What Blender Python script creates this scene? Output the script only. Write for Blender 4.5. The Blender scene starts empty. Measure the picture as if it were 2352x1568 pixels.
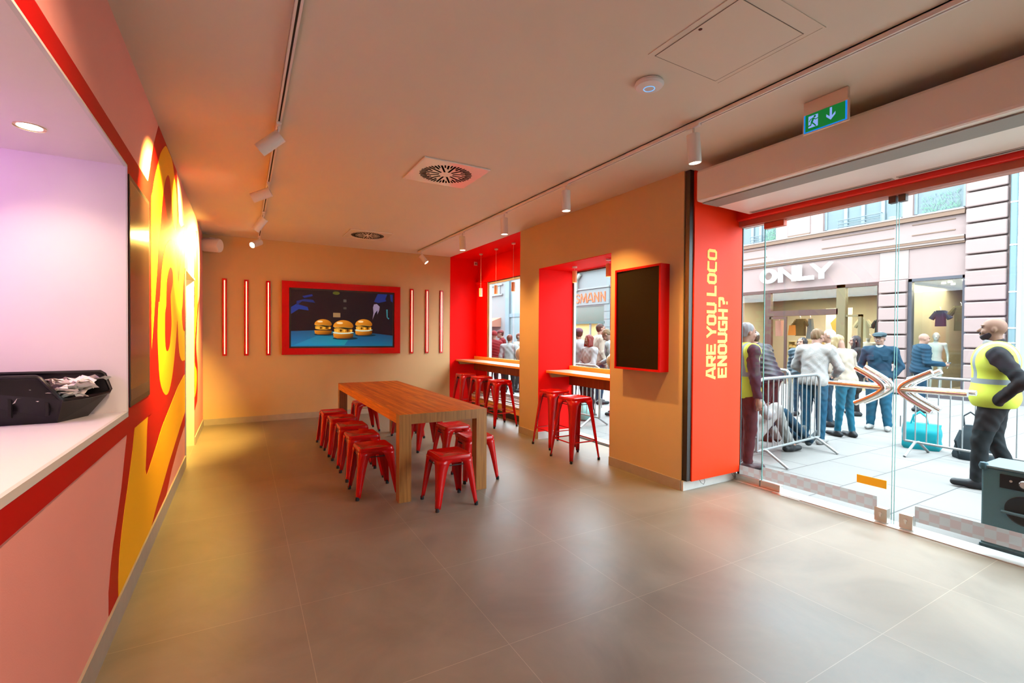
import bpy, bmesh, math, random
import numpy as np
from mathutils import Vector, Matrix
from mathutils.geometry import tessellate_polygon
random.seed(7)
SC = bpy.context.scene
COL = SC.collection
PI = math.pi
def R(a): return math.radians(a)

# ------------------------------------------------------------------ camera
cam = bpy.data.objects.new('camera', bpy.data.cameras.new('camera'))
COL.objects.link(cam)
cam.data.sensor_width = 36.0
cam.data.lens = 1083.94 * 36 / 2352
cam.data.clip_start = 0.03
cam.data.clip_end = 300
yaw, pitch, roll = 0.5180958, -0.01369604, 0.00694199
fw = Vector((math.sin(yaw)*math.cos(pitch), math.cos(yaw)*math.cos(pitch), math.sin(pitch)))
rt = Vector((math.cos(yaw), -math.sin(yaw), 0))
up = rt.cross(fw)
r2 = rt*math.cos(roll) + up*math.sin(roll)
u2 = -rt*math.sin(roll) + up*math.cos(roll)
cam.matrix_world = Matrix(((r2.x, u2.x, -fw.x, 0), (r2.y, u2.y, -fw.y, 0), (r2.z, u2.z, -fw.z, 1.52), (0, 0, 0, 1)))
SC.camera = cam

# ------------------------------------------------------------------ world and exposure
SC.view_settings.view_transform = 'Standard'
SC.view_settings.look = 'None'
SC.view_settings.exposure = 0.0
SC.view_settings.gamma = 1.0
SC.view_settings.use_curve_mapping = False
W = bpy.data.worlds.new('overcast_sky'); SC.world = W; W.use_nodes = True
bg = W.node_tree.nodes['Background']
bg.inputs[0].default_value = (0.78, 0.905, 1.0, 1)
bg.inputs[1].default_value = 18.5

def area(name, loc, rot, sx, sy, power, color, portal=False, spread=180):
    l = bpy.data.lights.new(name, 'AREA'); l.shape = 'RECTANGLE'; l.size = sx; l.size_y = sy
    l.energy = power; l.color = color; l.spread = R(spread)
    if portal: l.cycles.is_portal = True
    o = bpy.data.objects.new(name, l); COL.objects.link(o); o.location = loc; o.rotation_euler = rot
    return o
def spot(name, loc, target, power, color, angle=60, blend=0.6, rad=0.03):
    l = bpy.data.lights.new(name, 'SPOT'); l.energy = power; l.color = color; l.spot_size = R(angle); l.spot_blend = blend
    l.shadow_soft_size = rad
    o = bpy.data.objects.new(name, l); COL.objects.link(o); o.location = loc
    d = (Vector(target) - Vector(loc)).normalized()
    o.rotation_euler = d.to_track_quat('-Z', 'Y').to_euler()
    return o
def point(name, loc, power, color, rad=0.05):
    l = bpy.data.lights.new(name, 'POINT'); l.energy = power; l.color = color; l.shadow_soft_size = rad
    o = bpy.data.objects.new(name, l); COL.objects.link(o); o.location = loc
    return o
WARM = (1.0, 0.63, 0.12)
WARM2 = (1.0, 0.53, 0.15)
area('daylight_portal', (4.75, 1.3, 1.35), (0, R(90), 0), 2.7, 3.8, 1, (1, 1, 1), portal=True)
area('daylight_portal', (4.62, 5.0, 1.25), (0, R(90), 0), 2.6, 1.6, 1, (1, 1, 1), portal=True)
area('daylight_portal', (4.62, 7.6, 1.5), (0, R(90), 0), 2.4, 2.4, 1, (1, 1, 1), portal=True)

# ------------------------------------------------------------------ materials
MATS = {}
TONE = 1.0
def mat(name, color, rough=0.5, metal=0.0, emit=None, es=1.0, noise=0.0, nscale=8.0, bump=0.0, bscale=60.0, coat=0.0, spec=0.5, trans=0.0):
    if name in MATS: return MATS[name]
    color = tuple(c*TONE for c in color); spec = spec*(0.3 if TONE < 1 else 1)
    m = bpy.data.materials.new(name); m.use_nodes = True
    nt = m.node_tree; b = nt.nodes['Principled BSDF']
    b.inputs['Base Color'].default_value = (*color, 1); b.inputs['Roughness'].default_value = rough
    b.inputs['Metallic'].default_value = metal
    b.inputs['Coat Weight'].default_value = coat; b.inputs['Coat Roughness'].default_value = 0.1
    b.inputs['Specular IOR Level'].default_value = spec
    if trans: b.inputs['Transmission Weight'].default_value = trans
    if emit:
        b.inputs['Emission Color'].default_value = (*emit, 1); b.inputs['Emission Strength'].default_value = es
    if noise or bump:
        tc = nt.nodes.new('ShaderNodeTexCoord')
        n = nt.nodes.new('ShaderNodeTexNoise'); n.inputs['Scale'].default_value = nscale; n.inputs['Detail'].default_value = 6
        nt.links.new(tc.outputs['Object'], n.inputs['Vector'])
        if noise:
            mx = nt.nodes.new('ShaderNodeMix'); mx.data_type = 'RGBA'
            mx.inputs[6].default_value = (*[c*(1-noise) for c in color], 1)
            mx.inputs[7].default_value = (*[min(1, c*(1+noise)) for c in color], 1)
            nt.links.new(n.outputs['Fac'], mx.inputs[0]); nt.links.new(mx.outputs[2], b.inputs['Base Color'])
        if bump:
            n2 = nt.nodes.new('ShaderNodeTexNoise'); n2.inputs['Scale'].default_value = bscale; n2.inputs['Detail'].default_value = 4
            nt.links.new(tc.outputs['Object'], n2.inputs['Vector'])
            bp = nt.nodes.new('ShaderNodeBump'); bp.inputs['Strength'].default_value = bump; bp.inputs['Distance'].default_value = 0.01
            nt.links.new(n2.outputs['Fac'], bp.inputs['Height']); nt.links.new(bp.outputs['Normal'], b.inputs['Normal'])
    MATS[name] = m
    return m
def glass_mat(name, tint=(1, 1, 1), gloss=0.04, rough=0.0):
    if name in MATS: return MATS[name]
    m = bpy.data.materials.new(name); m.use_nodes = True; nt = m.node_tree; nt.nodes.clear()
    out = nt.nodes.new('ShaderNodeOutputMaterial'); t = nt.nodes.new('ShaderNodeBsdfTransparent'); t.inputs[0].default_value = (*tint, 1)
    g = nt.nodes.new('ShaderNodeBsdfGlossy'); g.inputs['Roughness'].default_value = rough
    f = nt.nodes.new('ShaderNodeFresnel'); ge = nt.nodes.new('ShaderNodeNewGeometry')
    mr = nt.nodes.new('ShaderNodeMapRange'); mr.inputs['To Min'].default_value = 1.32; mr.inputs['To Max'].default_value = 1/1.32
    nt.links.new(ge.outputs['Backfacing'], mr.inputs[0]); nt.links.new(mr.outputs[0], f.inputs[0])
    mx = nt.nodes.new('ShaderNodeMixShader')
    nt.links.new(f.outputs[0], mx.inputs[0]); nt.links.new(t.outputs[0], mx.inputs[1]); nt.links.new(g.outputs[0], mx.inputs[2])
    nt.links.new(mx.outputs[0], out.inputs[0]); MATS[name] = m
    return m
def tile_mat(name, base, joint, pitch, off, jw, rough=0.45, brick=False, vary=0.12):
    """square tiles in metres with fine joints, cloudy stone variation"""
    m = bpy.data.materials.new(name); m.use_nodes = True; nt = m.node_tree; b = nt.nodes['Principled BSDF']
    L = nt.links.new; N = nt.nodes.new
    tc = N('ShaderNodeTexCoord'); br = N('ShaderNodeTexBrick')
    mp = N('ShaderNodeMapping'); mp.inputs['Location'].default_value = (-off[0], -off[1], 0)
    L(tc.outputs['Object'], mp.inputs[0]); L(mp.outputs[0], br.inputs[0])
    br.offset = 0.5 if brick else 0.0; br.squash = 1.0
    br.inputs['Scale'].default_value = 1.0; br.inputs['Brick Width'].default_value = pitch[0]; br.inputs['Row Height'].default_value = pitch[1]
    br.inputs['Mortar Size'].default_value = jw; br.inputs['Mortar Smooth'].default_value = 0.1; br.inputs['Bias'].default_value = 0
    br.inputs['Color1'].default_value = (*base, 1); br.inputs['Color2'].default_value = (*[c*(1-vary*0.6) for c in base], 1)
    br.inputs['Mortar'].default_value = (*joint, 1)
    n = N('ShaderNodeTexNoise'); n.inputs['Scale'].default_value = 1.6; n.inputs['Detail'].default_value = 9; n.inputs['Roughness'].default_value = 0.62
    n.inputs['Distortion'].default_value = 0.6
    L(tc.outputs['Object'], n.inputs[0])
    cr = N('ShaderNodeValToRGB'); cr.color_ramp.elements[0].position = 0.32; cr.color_ramp.elements[1].position = 0.72
    cr.color_ramp.elements[0].color = (1-vary*2.4, 1-vary*2.4, 1-vary*2.4, 1); cr.color_ramp.elements[1].color = (1, 1, 1, 1)
    L(n.outputs['Fac'], cr.inputs[0])
    mx = N('ShaderNodeMix'); mx.data_type = 'RGBA'; mx.blend_type = 'MULTIPLY'; mx.inputs[0].default_value = 1
    L(br.outputs[0], mx.inputs[6]); L(cr.outputs[0], mx.inputs[7]); L(mx.outputs[2], b.inputs['Base Color'])
    b.inputs['Roughness'].default_value = rough; b.inputs['Specular IOR Level'].default_value = 0.5 if TONE == 1 else 0.15
    rr = N('ShaderNodeMapRange'); rr.inputs['To Min'].default_value = rough-0.08; rr.inputs['To Max'].default_value = rough+0.12
    L(n.outputs['Fac'], rr.inputs[0]); L(rr.outputs[0], b.inputs['Roughness'])
    MATS[name] = m
    return m
def wood_mat(name, c1, c2, axis=1, stave=(0.9, 0.045), rough=0.38, coat=0.3):
    m = bpy.data.materials.new(name); m.use_nodes = True; nt = m.node_tree; b = nt.nodes['Principled BSDF']
    L = nt.links.new; N = nt.nodes.new
    tc = N('ShaderNodeTexCoord'); mp = N('ShaderNodeMapping'); br = N('ShaderNodeTexBrick')
    if axis == 1: mp.inputs['Rotation'].default_value = (0, 0, R(90))
    if axis == 2: mp.inputs['Rotation'].default_value = (0, R(90), 0)
    if axis == 3: mp.inputs['Rotation'].default_value = (R(90), 0, R(90))
    L(tc.outputs['Object'], mp.inputs[0]); L(mp.outputs[0], br.inputs[0])
    br.offset = 0.37; br.inputs['Scale'].default_value = 1
    br.inputs['Brick Width'].default_value = stave[0]; br.inputs['Row Height'].default_value = stave[1]
    br.inputs['Mortar Size'].default_value = 0.0006; br.inputs['Bias'].default_value = 0
    br.inputs['Color1'].default_value = (*c1, 1); br.inputs['Color2'].default_value = (*c2, 1); br.inputs['Mortar'].default_value = (*[c*0.55 for c in c2], 1)
    mp2 = N('ShaderNodeMapping'); mp2.inputs['Scale'].default_value = (3, 60, 60)
    L(mp.outputs[0], mp2.inputs[0]); n = N('ShaderNodeTexNoise'); n.inputs['Scale'].default_value = 1.0; n.inputs['Detail'].default_value = 8
    L(mp2.outputs[0], n.inputs[0])
    cr = N('ShaderNodeValToRGB'); cr.color_ramp.elements[0].position = 0.3; cr.color_ramp.elements[1].position = 0.7
    cr.color_ramp.elements[0].color = (0.62, 0.6, 0.58, 1); cr.color_ramp.elements[1].color = (1, 1, 1, 1); L(n.outputs['Fac'], cr.inputs[0])
    mx = N('ShaderNodeMix'); mx.data_type = 'RGBA'; mx.blend_type = 'MULTIPLY'; mx.inputs[0].default_value = 1
    L(br.outputs[0], mx.inputs[6]); L(cr.outputs[0], mx.inputs[7]); L(mx.outputs[2], b.inputs['Base Color'])
    b.inputs['Roughness'].default_value = rough; b.inputs['Specular IOR Level'].default_value = 0.22; b.inputs['Coat Weight'].default_value = coat; b.inputs['Coat Roughness'].default_value = 0.25
    MATS[name] = m
    return m

BEIGE = mat('beige_plaster', (0.58, 0.41, 0.205), 0.85, noise=0.04, nscale=3, bump=0.12, bscale=220)
CEIL = mat('ceiling_plaster', (0.72, 0.665, 0.56), 0.6, noise=0.02, nscale=2)
SALMON = mat('salmon_paint', (0.78, 0.31, 0.25), 0.6, noise=0.03, nscale=3, bump=0.06, bscale=200)
RED = mat('red_paint', (0.58, 0.002, 0.001), 0.5, spec=0.15)
REDW = mat('red_wall_print', (0.44, 0.001, 0.001), 0.5, spec=0.15)
YEL = mat('yellow_wall_print', (0.92, 0.43, 0.006), 0.5, spec=0.2)
REDM = mat('red_powder_coat', (0.50, 0.001, 0.001), 0.26, coat=0.1, spec=0.35)
REDDK = mat('red_powder_inside', (0.30, 0.004, 0.004), 0.4)
ORED = mat('orange_red_panel', (0.90, 0.035, 0.002), 0.45, spec=0.2)
TEXTY = mat('text_yellow', (0.88, 0.62, 0.14), 0.6, spec=0.2)
BLACK = mat('black_plastic', (0.012, 0.012, 0.012), 0.35)
BLK2 = mat('black_matt', (0.02, 0.02, 0.02), 0.7)
PALE0 = mat('outer_reveal', (0.3, 0.28, 0.27), 0.8)
WHITE = mat('white_lacquer', (0.80, 0.76, 0.70), 0.45)
WHITEM = mat('white_metal', (0.78, 0.76, 0.72), 0.35)
CREAM = mat('cream_lining', (0.80, 0.74, 0.56), 0.6)
SKIRT = mat('skirting_tile', (0.36, 0.31, 0.25), 0.6, noise=0.12, nscale=12)
GREYT = mat('grey_skirting_tile', (0.50, 0.50, 0.47), 0.6, noise=0.12, nscale=12)
STEEL = mat('brushed_steel', (0.62, 0.58, 0.53), 0.28, metal=1.0)
CHROME = mat('polished_steel', (0.78, 0.78, 0.78), 0.24, metal=1.0)
ALU = mat('window_aluminium', (0.55, 0.58, 0.58), 0.4, metal=0.3)
ALUD = mat('window_gasket', (0.03, 0.05, 0.05), 0.5)
RUBBER = mat('rubber', (0.012, 0.012, 0.014), 0.8)
GLASS = glass_mat('clear_glass', (0.97, 0.99, 0.98))
GEDGE = mat('glass_edge', (0.10, 0.28, 0.26), 0.2)
FLOORM = tile_mat('floor_tiles', (0.228, 0.192, 0.145), (0.36, 0.30, 0.22), (0.857, 0.86), (0.28, 2.0), 0.0016, rough=0.38, vary=0.14)
PAVE = tile_mat('street_paving', (0.115, 0.108, 0.102), (0.02, 0.02, 0.02), (0.95, 0.62), (0.3, 0.1), 0.006, rough=0.75, brick=True, vary=0.07)
TABLEW = wood_mat('table_wood_top_lit', (0.82, 0.27, 0.015), (0.56, 0.14, 0.006), axis=1, rough=0.5, coat=0.0)  # brighter than the legs: lamp light on the top put into the colour
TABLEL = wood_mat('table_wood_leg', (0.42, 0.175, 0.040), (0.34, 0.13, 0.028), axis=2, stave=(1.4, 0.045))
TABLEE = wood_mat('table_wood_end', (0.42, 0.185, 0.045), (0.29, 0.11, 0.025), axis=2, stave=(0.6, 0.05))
CTOP = wood_mat('counter_top_wood', (0.66, 0.50, 0.40), (0.60, 0.44, 0.34), axis=1, rough=0.3)
CAPR = wood_mat('counter_apron_wood', (0.30, 0.07, 0.018), (0.20, 0.045, 0.012), axis=3, stave=(0.7, 0.05))
COAK = mat('oiled_oak_edge', (0.85, 0.36, 0.05), 0.45, noise=0.1, nscale=20)
LENS = mat('lit_lens', (1, 1, 1), 0.3, emit=(1.0, 0.82, 0.55), es=14)
LENSW = mat('lit_lens_soft', (1, 1, 1), 0.3, emit=(1.0, 0.8, 0.5), es=3)

# ------------------------------------------------------------------ mesh helpers
class MB:
    def __init__(s): s.v = []; s.f = []; s.m = []; s.cur = 0
    def add(s, vs, fs):
        o = len(s.v); s.v += [tuple(v) for v in vs]; s.f += [tuple(i+o for i in f) for f in fs]; s.m += [s.cur]*len(fs); return s
    def box(s, x0, x1, y0, y1, z0, z1, M=None):
        vs = [Vector((x, y, z)) for x in (x0, x1) for y in (y0, y1) for z in (z0, z1)]
        if M is not None: vs = [M @ v for v in vs]
        return s.add(vs, [(0,1,3,2),(4,6,7,5),(0,4,5,1),(2,3,7,6),(0,2,6,4),(1,5,7,3)])
    def tube(s, pts, r, n=12, cap=True, closed=False):
        pts = [Vector(p) for p in pts]; N = len(pts); rs = r if isinstance(r, (list, tuple)) else [r]*N
        vs = []; prev = None
        for i, p in enumerate(pts):
            a = pts[(i-1) % N] if (closed or i > 0) else p; b = pts[(i+1) % N] if (closed or i < N-1) else p
            t = (b-a).normalized()
            if prev is None:
                u = t.orthogonal().normalized()
            else:
                u = (prev - t*prev.dot(t)).normalized()
            prev = u; w = t.cross(u)
            for k in range(n):
                an = 2*PI*k/n; vs.append(p + (u*math.cos(an) + w*math.sin(an))*rs[i])
        fs = []
        M = N if closed else N-1
        for i in range(M):
            for k in range(n):
                a = i*n+k; b = i*n+(k+1) % n; c = ((i+1) % N)*n+(k+1) % n; d = ((i+1) % N)*n+k
                fs.append((a, b, c, d))
        if cap and not closed:
            fs.append(tuple(range(n))[::-1]); fs.append(tuple((N-1)*n+k for k in range(n)))
        return s.add(vs, fs)
    def lathe(s, prof, c=(0,0,0), n=24, M=None, cap=True):
        vs = []; c = Vector(c)
        for r, z in prof:
            for k in range(n):
                v = Vector((r*math.cos(2*PI*k/n), r*math.sin(2*PI*k/n), z))
                vs.append((M @ v if M is not None else v) + c)
        fs = []
        for i in range(len(prof)-1):
            for k in range(n): fs.append((i*n+k, i*n+(k+1) % n, (i+1)*n+(k+1) % n, (i+1)*n+k))
        if cap and prof[0][0] > 1e-6: fs.append(tuple(range(n))[::-1])
        if cap and prof[-1][0] > 1e-6: fs.append(tuple((len(prof)-1)*n+k for k in range(n)))
        return s.add(vs, fs)
    def prism(s, poly, fn, t0, t1):
        """extrude 2D poly; fn(a,b,t) -> 3D"""
        n = len(poly)
        tris = tessellate_polygon([[Vector((a, b, 0)) for a, b in poly]])
        vs = [fn(a, b, t0) for a, b in poly] + [fn(a, b, t1) for a, b in poly]
        fs = [tuple(t) for t in tris] + [tuple(i+n for i in t[::-1]) for t in tris] + [(i, (i+1) % n, (i+1) % n+n, i+n) for i in range(n)]
        return s.add(vs, fs)
    def build(s, name, mats, parent=None, smooth=False, bevel=0, seg=2, angle=None):
        me = bpy.data.meshes.new(name); me.from_pydata(s.v, [], s.f)
        mats = mats if isinstance(mats, (list, tuple)) else [mats]
        for m in mats: me.materials.append(m)
        for p, i in zip(me.polygons, s.m): p.material_index = i
        bm = bmesh.new(); bm.from_mesh(me); bmesh.ops.recalc_face_normals(bm, faces=bm.faces)
        if smooth:
            for f in bm.faces: f.smooth = True
            for e in bm.edges:
                if len(e.link_faces) == 2 and e.calc_face_angle(0) > R(38): e.smooth = False
        bm.to_mesh(me); bm.free(); me.update()
        o = bpy.data.objects.new(name, me); COL.objects.link(o)
        if parent is not None: o.parent = parent
        if bevel:
            b = o.modifiers.new('bevel', 'BEVEL'); b.width = bevel; b.segments = seg; b.limit_method = 'ANGLE'; b.angle_limit = R(40)
        return o
def box(name, m, x0, x1, y0, y1, z0, z1, parent=None, bevel=0):
    return MB().box(x0, x1, y0, y1, z0, z1).build(name, m, parent, bevel=bevel)
def empty(name, loc, label=None, cat=None, group=None, rz=0, kind=None):
    o = bpy.data.objects.new(name, None); COL.objects.link(o); o.location = loc; o.rotation_euler = (0, 0, rz); o.empty_display_size = 0.1
    return tag(o, label, cat, group, kind)
def tag(o, label=None, cat=None, group=None, kind=None):
    if label: o['label'] = label
    if cat: o['category'] = cat
    if group: o['group'] = group
    if kind: o['kind'] = kind
    return o
def struct(o): o['kind'] = 'structure'; return o
def kids(o): return [c for c in COL.objects if c.parent == o]
def copy_tree(o, parent=None, loc=None, rz=None, label=None):
    c = o.copy(); COL.objects.link(c)
    if parent is not None: c.parent = parent
    if loc is not None: c.location = loc
    if rz is not None: c.rotation_euler = (0, 0, rz)
    if label: c['label'] = label
    for ch in kids(o): copy_tree(ch, c)
    return c
def smooth_poly(P, n=3):
    out = []; N = len(P)
    for i in range(N):
        p0, p1, p2, p3 = [P[(i+k) % N] for k in (-1, 0, 1, 2)]
        for j in range(n):
            t = j/n
            out.append(tuple(.5*((2*p1[k]) + (p2[k]-p0[k])*t + (2*p0[k]-5*p1[k]+4*p2[k]-p3[k])*t*t + (3*p1[k]-p0[k]-3*p2[k]+p3[k])*t**3) for k in (0, 1)))
    return out
def clip(P, keep_lo, lim):
    out = []; ins = (lambda p: p[0] <= lim) if keep_lo else (lambda p: p[0] >= lim)
    for i in range(len(P)):
        a, b = P[i], P[(i+1) % len(P)]
        if ins(a): out.append(a)
        if ins(a) != ins(b):
            t = (lim-a[0])/(b[0]-a[0]); out.append((lim, a[1]+(b[1]-a[1])*t))
    return out
# stroke lettering: glyphs on a 1 x 1 cell
GL = {
 'A': [[(0,0),(.36,1),(.64,1),(1,0)],[(.15,.3),(.85,.3)]], 'R': [[(.12,0),(.12,.88),(.85,.88),(.88,.8),(.88,.5),(.85,.42),(.12,.42)],[(.5,.42),(.9,0)]],
 'E': [[(1,.88),(.12,.88),(.12,.12),(1,.12)],[(.12,.5),(.9,.5)]], 'Y': [[(.02,1),(.5,.42)],[(.98,1),(.5,.42),(.5,0)]],
 'O': [[(.12,.25),(.12,.75),(.25,.88),(.75,.88),(.88,.75),(.88,.25),(.75,.12),(.25,.12),(.12,.25),(.12,.6)]],
 'U': [[(.12,1),(.12,.25),(.25,.12),(.75,.12),(.88,.25),(.88,1)]], 'L': [[(.12,1),(.12,.12),(1,.12)]],
 'C': [[(1,.88),(.25,.88),(.12,.75),(.12,.25),(.25,.12),(1,.12)]], 'N': [[(.12,0),(.12,1)],[(.12,.95),(.88,.05)],[(.88,0),(.88,1)]],
 'G': [[(1,.88),(.25,.88),(.12,.75),(.12,.25),(.25,.12),(.88,.12),(.88,.5),(.55,.5)]], 'H': [[(.12,0),(.12,1)],[(.88,0),(.88,1)],[(.12,.5),(.88,.5)]],
 '?': [[(.05,.88),(.85,.88),(.88,.8),(.88,.55),(.85,.5),(.5,.42),(.5,.28)],[(.5,.14),(.5,.0)]],
 'S': [[(.95,.82),(.75,.95),(.3,.95),(.12,.8),(.15,.6),(.85,.4),(.88,.2),(.7,.05),(.25,.05),(.05,.18)]],
 'M': [[(.0,0),(.14,1)],[(.14,1),(.5,.1),(.86,1)],[(.86,1),(1,0)]]}
def stroke_letter(mb, ch, x, w, h, th, fn, t0, t1):
    for pl in GL[ch]:
        for i in range(len(pl)-1):
            a = Vector((x+pl[i][0]*w, pl[i][1]*h)); b = Vector((x+pl[i+1][0]*w, pl[i+1][1]*h)); d = (b-a)
            if d.length < 1e-6: continue
            d.normalize(); nn = Vector((-d.y, d.x))*th/2
            ea = d*th*(0.5 if 0 < i else 0.0); eb = d*th*(0.5 if i < len(pl)-2 else 0.0)
            if ch in 'OS' : ea = d*th*.32; eb = d*th*.32
            q = [a-ea-nn, b+eb-nn, b+eb+nn, a-ea+nn]
            k = getattr(mb, 'lift', 0.0); mb.lift = (k+0.00007) % 0.0021
            mb.prism([(p.x, min(max(p.y, 0.0), h)) for p in q], fn, t0, t1+k)

# ================================================================== ROOM SHELL
CZ = 3.135
XL = -0.572
struct(box('floor', FLOORM, -2.2, 4.62, -3.4, 9.4, -0.12, 0.0))
struct(box('ceiling', CEIL, -2.2, 4.75, -3.4, 9.4, CZ, CZ+0.25))
struct(box('wall_back', BEIGE, -0.75, 4.6, 9.2, 9.4, 0, CZ))
struct(box('wall_rear', BEIGE, -2.2, 4.75, -3.4, -3.2, 0, CZ))
# left wall with the serving hatch and the passage opening
mb = MB()
mb.box(-0.75, XL, -3.2, -0.6, 0, CZ); mb.box(-0.75, XL, -0.6, 3.40, 0, 1.035); mb.box(-0.75, XL, -0.6, 3.40, 2.46, CZ)
mb.box(-0.75, XL, 3.40, 6.47, 0, CZ); mb.box(-0.75, XL, 6.47, 7.64, 2.235, CZ); mb.box(-0.75, XL, 7.64, 9.2, 0, CZ)
wl = struct(mb.build('wall_left', SALMON))
# hatch recess
mb = MB(); mb.box(-2.2, XL-0.0005, 3.396, 3.44, 1.05, 2.456); mb.box(-2.2, XL-0.0005, -0.62, 3.44, 2.456, 2.5); mb.box(-2.2, -2.16, -0.6, 3.4, 1.0, 2.5); mb.box(-2.2, -0.575, -0.66, -0.62, 1.0, 2.5)
mb.build('hatch_lining', mat('hatch_white', (0.80, 0.72, 0.66), 0.55, noise=0.02), wl)
box('hatch_counter', mat('hatch_counter_white', (0.80, 0.78, 0.76), 0.4), -2.2, XL+0.004, -0.6, 3.40, 1.04, 1.07, wl)
mb = MB(); mb.box(XL-0.01, XL+0.006, -0.6, 3.405, 1.042, 1.072); mb.box(XL-0.01, XL+0.006, -0.6, 3.405, 2.452, 2.463); mb.box(XL-0.01, XL+0.006, 3.397, 3.405, 1.05, 2.462)
mb.build('hatch_edge_trim', mat('pale_trim', (0.62, 0.60, 0.52), 0.4), wl)
# passage behind the left wall
mb = MB(); mb.box(-2.2, XL-0.0005, 7.632, 7.74, 0, 2.228); mb.box(-2.2, XL-0.0005, 6.37, 6.476, 0, 2.228); mb.box(-2.2, XL-0.0005, 6.4, 7.7, 2.228, 2.3); mb.box(-2.2, -2.1, 6.4, 7.7, 0, 2.3)
mb.box(XL-0.02, XL+0.012, 6.455, 6.475, 0, 2.24); mb.box(XL-0.02, XL+0.012, 6.455, 7.65, 2.225, 2.245)
mb.build('passage_lining', CREAM, wl)
# printed lettering on the left wall
GR = {
'red': [(4.59,3.134),(5.05,3.134),(5.30,3.134),(5.75,3.12),(5.84,2.94),(5.92,2.75),(5.94,2.66),(6.15,2.65),(6.52,2.75),(7.04,2.78),(7.68,2.90),(8.18,2.99),(8.32,2.57),(8.31,2.31),(8.22,1.93),(8.54,2.07),(8.17,1.71),(7.95,1.38),(8.00,1.25),(8.19,1.04),(8.19,0.70),(8.10,0.54),(7.70,0.47),(7.13,0.52),(6.32,0.46),(5.79,0.37),(5.32,0.26),(4.95,0.13),(4.17,0.13),(3.16,0.13),(2.96,0.13),(2.96,0.25),(3.00,0.35),(3.06,0.45),(3.14,0.54),(3.25,0.68),(3.33,0.83),(3.40,0.95),(4.19,0.97),(4.22,2.56),(4.10,2.56),(4.14,2.61),(4.24,2.75),(4.34,2.89),(4.45,3.00)],
'yL': [(4.93,3.09),(5.05,3.12),(5.16,3.12),(5.36,3.12),(5.48,3.07),(5.61,2.97),(5.70,2.85),(5.74,2.73),(5.72,2.61),(5.63,2.52),(5.55,2.51),(5.47,2.54),(5.39,2.63),(5.31,2.80),(5.22,2.90),(5.08,2.89),(4.90,2.77),(4.77,2.59),(4.70,2.46),(4.61,2.30),(4.55,2.20),(4.49,2.02),(4.37,1.73),(4.33,1.63),(4.27,1.50),(4.22,1.40),(4.21,1.46),(4.22,1.78),(4.23,2.43),(4.29,2.54),(4.39,2.67),(4.53,2.81),(4.68,2.95)],
'yOC': [(5.30,2.37),(5.46,2.38),(5.59,2.34),(5.71,2.20),(5.85,2.01),(5.98,2.15),(6.14,2.36),(6.32,2.60),(6.50,2.71),(6.75,2.69),(6.89,2.57),(6.91,2.38),(6.99,2.25),(7.13,2.49),(7.42,2.78),(7.62,2.72),(7.85,2.72),(8.04,2.56),(8.23,2.46),(8.22,2.21),(8.22,2.05),(8.01,1.71),(7.73,1.42),(7.67,1.13),(8.00,0.98),(7.99,0.79),(7.71,0.65),(7.13,0.69),(6.58,1.00),(6.46,1.20),(6.25,1.21),(6.06,1.24),(5.91,1.32),(5.81,1.50),(5.76,1.65),(5.67,1.50),(5.57,1.36),(5.48,1.25),(5.35,1.12),(5.15,1.01),(4.93,0.99),(4.70,1.07),(4.58,1.18),(4.53,1.33),(4.50,1.49),(4.52,1.62),(4.57,1.76),(4.61,1.74),(4.66,1.85),(4.72,2.00),(4.89,2.21),(5.07,2.31)],
'rO': [(5.25,2.11),(5.10,2.04),(5.00,1.93),(4.97,1.76),(4.90,1.68),(4.89,1.53),(4.92,1.41),(5.02,1.36),(5.16,1.40),(5.25,1.50),(5.30,1.61),(5.27,1.75),(5.25,1.85),(5.29,1.90),(5.40,1.99),(5.39,2.08)],
'rC': [(6.51,2.26),(6.30,2.04),(6.22,1.82),(6.15,1.75),(6.21,1.62),(6.35,1.54),(6.60,1.60),(6.61,1.94),(6.61,2.07)],
'rO2': [(7.63,2.39),(7.49,2.27),(7.45,1.89),(7.51,1.85),(7.65,1.86),(7.74,1.90),(7.75,2.28)],
'tail': [(4.06,0.94),(4.02,0.86),(4.00,0.75),(3.96,0.60),(4.00,0.55),(4.09,0.57),(4.40,0.66),(4.71,0.76),(5.20,0.86),(5.80,0.98),(6.37,1.05),(7.27,1.04),(7.91,1.03),(7.90,0.81),(6.71,0.67),(6.36,0.61),(5.97,0.54),(5.47,0.44),(5.12,0.37),(4.70,0.27),(4.39,0.20),(4.17,0.13),(3.16,0.13),(3.16,0.23),(3.18,0.33),(3.24,0.44),(3.32,0.55),(3.43,0.68),(3.55,0.84),(3.61,0.95)]}
gfn = lambda a, b, t: (XL+t, a, b)
mb = MB()
def graphic(keys, lift, sm=True):
    m = MB()
    for k in keys:
        P = smooth_poly(GR[k], 3) if k != 'red' and k != 'tail' else GR[k]
        P = [(y, min(max(z, 0.131), 3.134)) for y, z in P]
        for lo, lim in ((True, 6.455), (False, 7.652)):
            Q = clip(P, lo, lim)
            Q = [q for i, q in enumerate(Q) if (Vector(q)-Vector(Q[i-1])).length > 1e-5]
            if len(Q) > 2: m.prism(Q, gfn, 0.0, lift)
    return m
graphic(['red'], 0.0012).build('red_lettering_outline', REDW, wl)
graphic(['yL', 'yOC'], 0.0024).build('yellow_lettering', YEL, wl)
graphic(['tail'], 0.0028).build('yellow_lettering', YEL, wl)
graphic(['rO', 'rC', 'rO2'], 0.0036).build('red_lettering_counter', REDW, wl)
mb = MB()
mb.box(XL, XL+0.005, -3.2, 4.2, 2.463, 2.56); mb.box(XL, XL+0.005, -3.2, 4.2, 0.945, 1.041); mb.box(XL, XL+0.005, 3.406, 4.2, 1.041, 2.463)
mb.build('red_hatch_border', REDW, wl)
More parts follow.
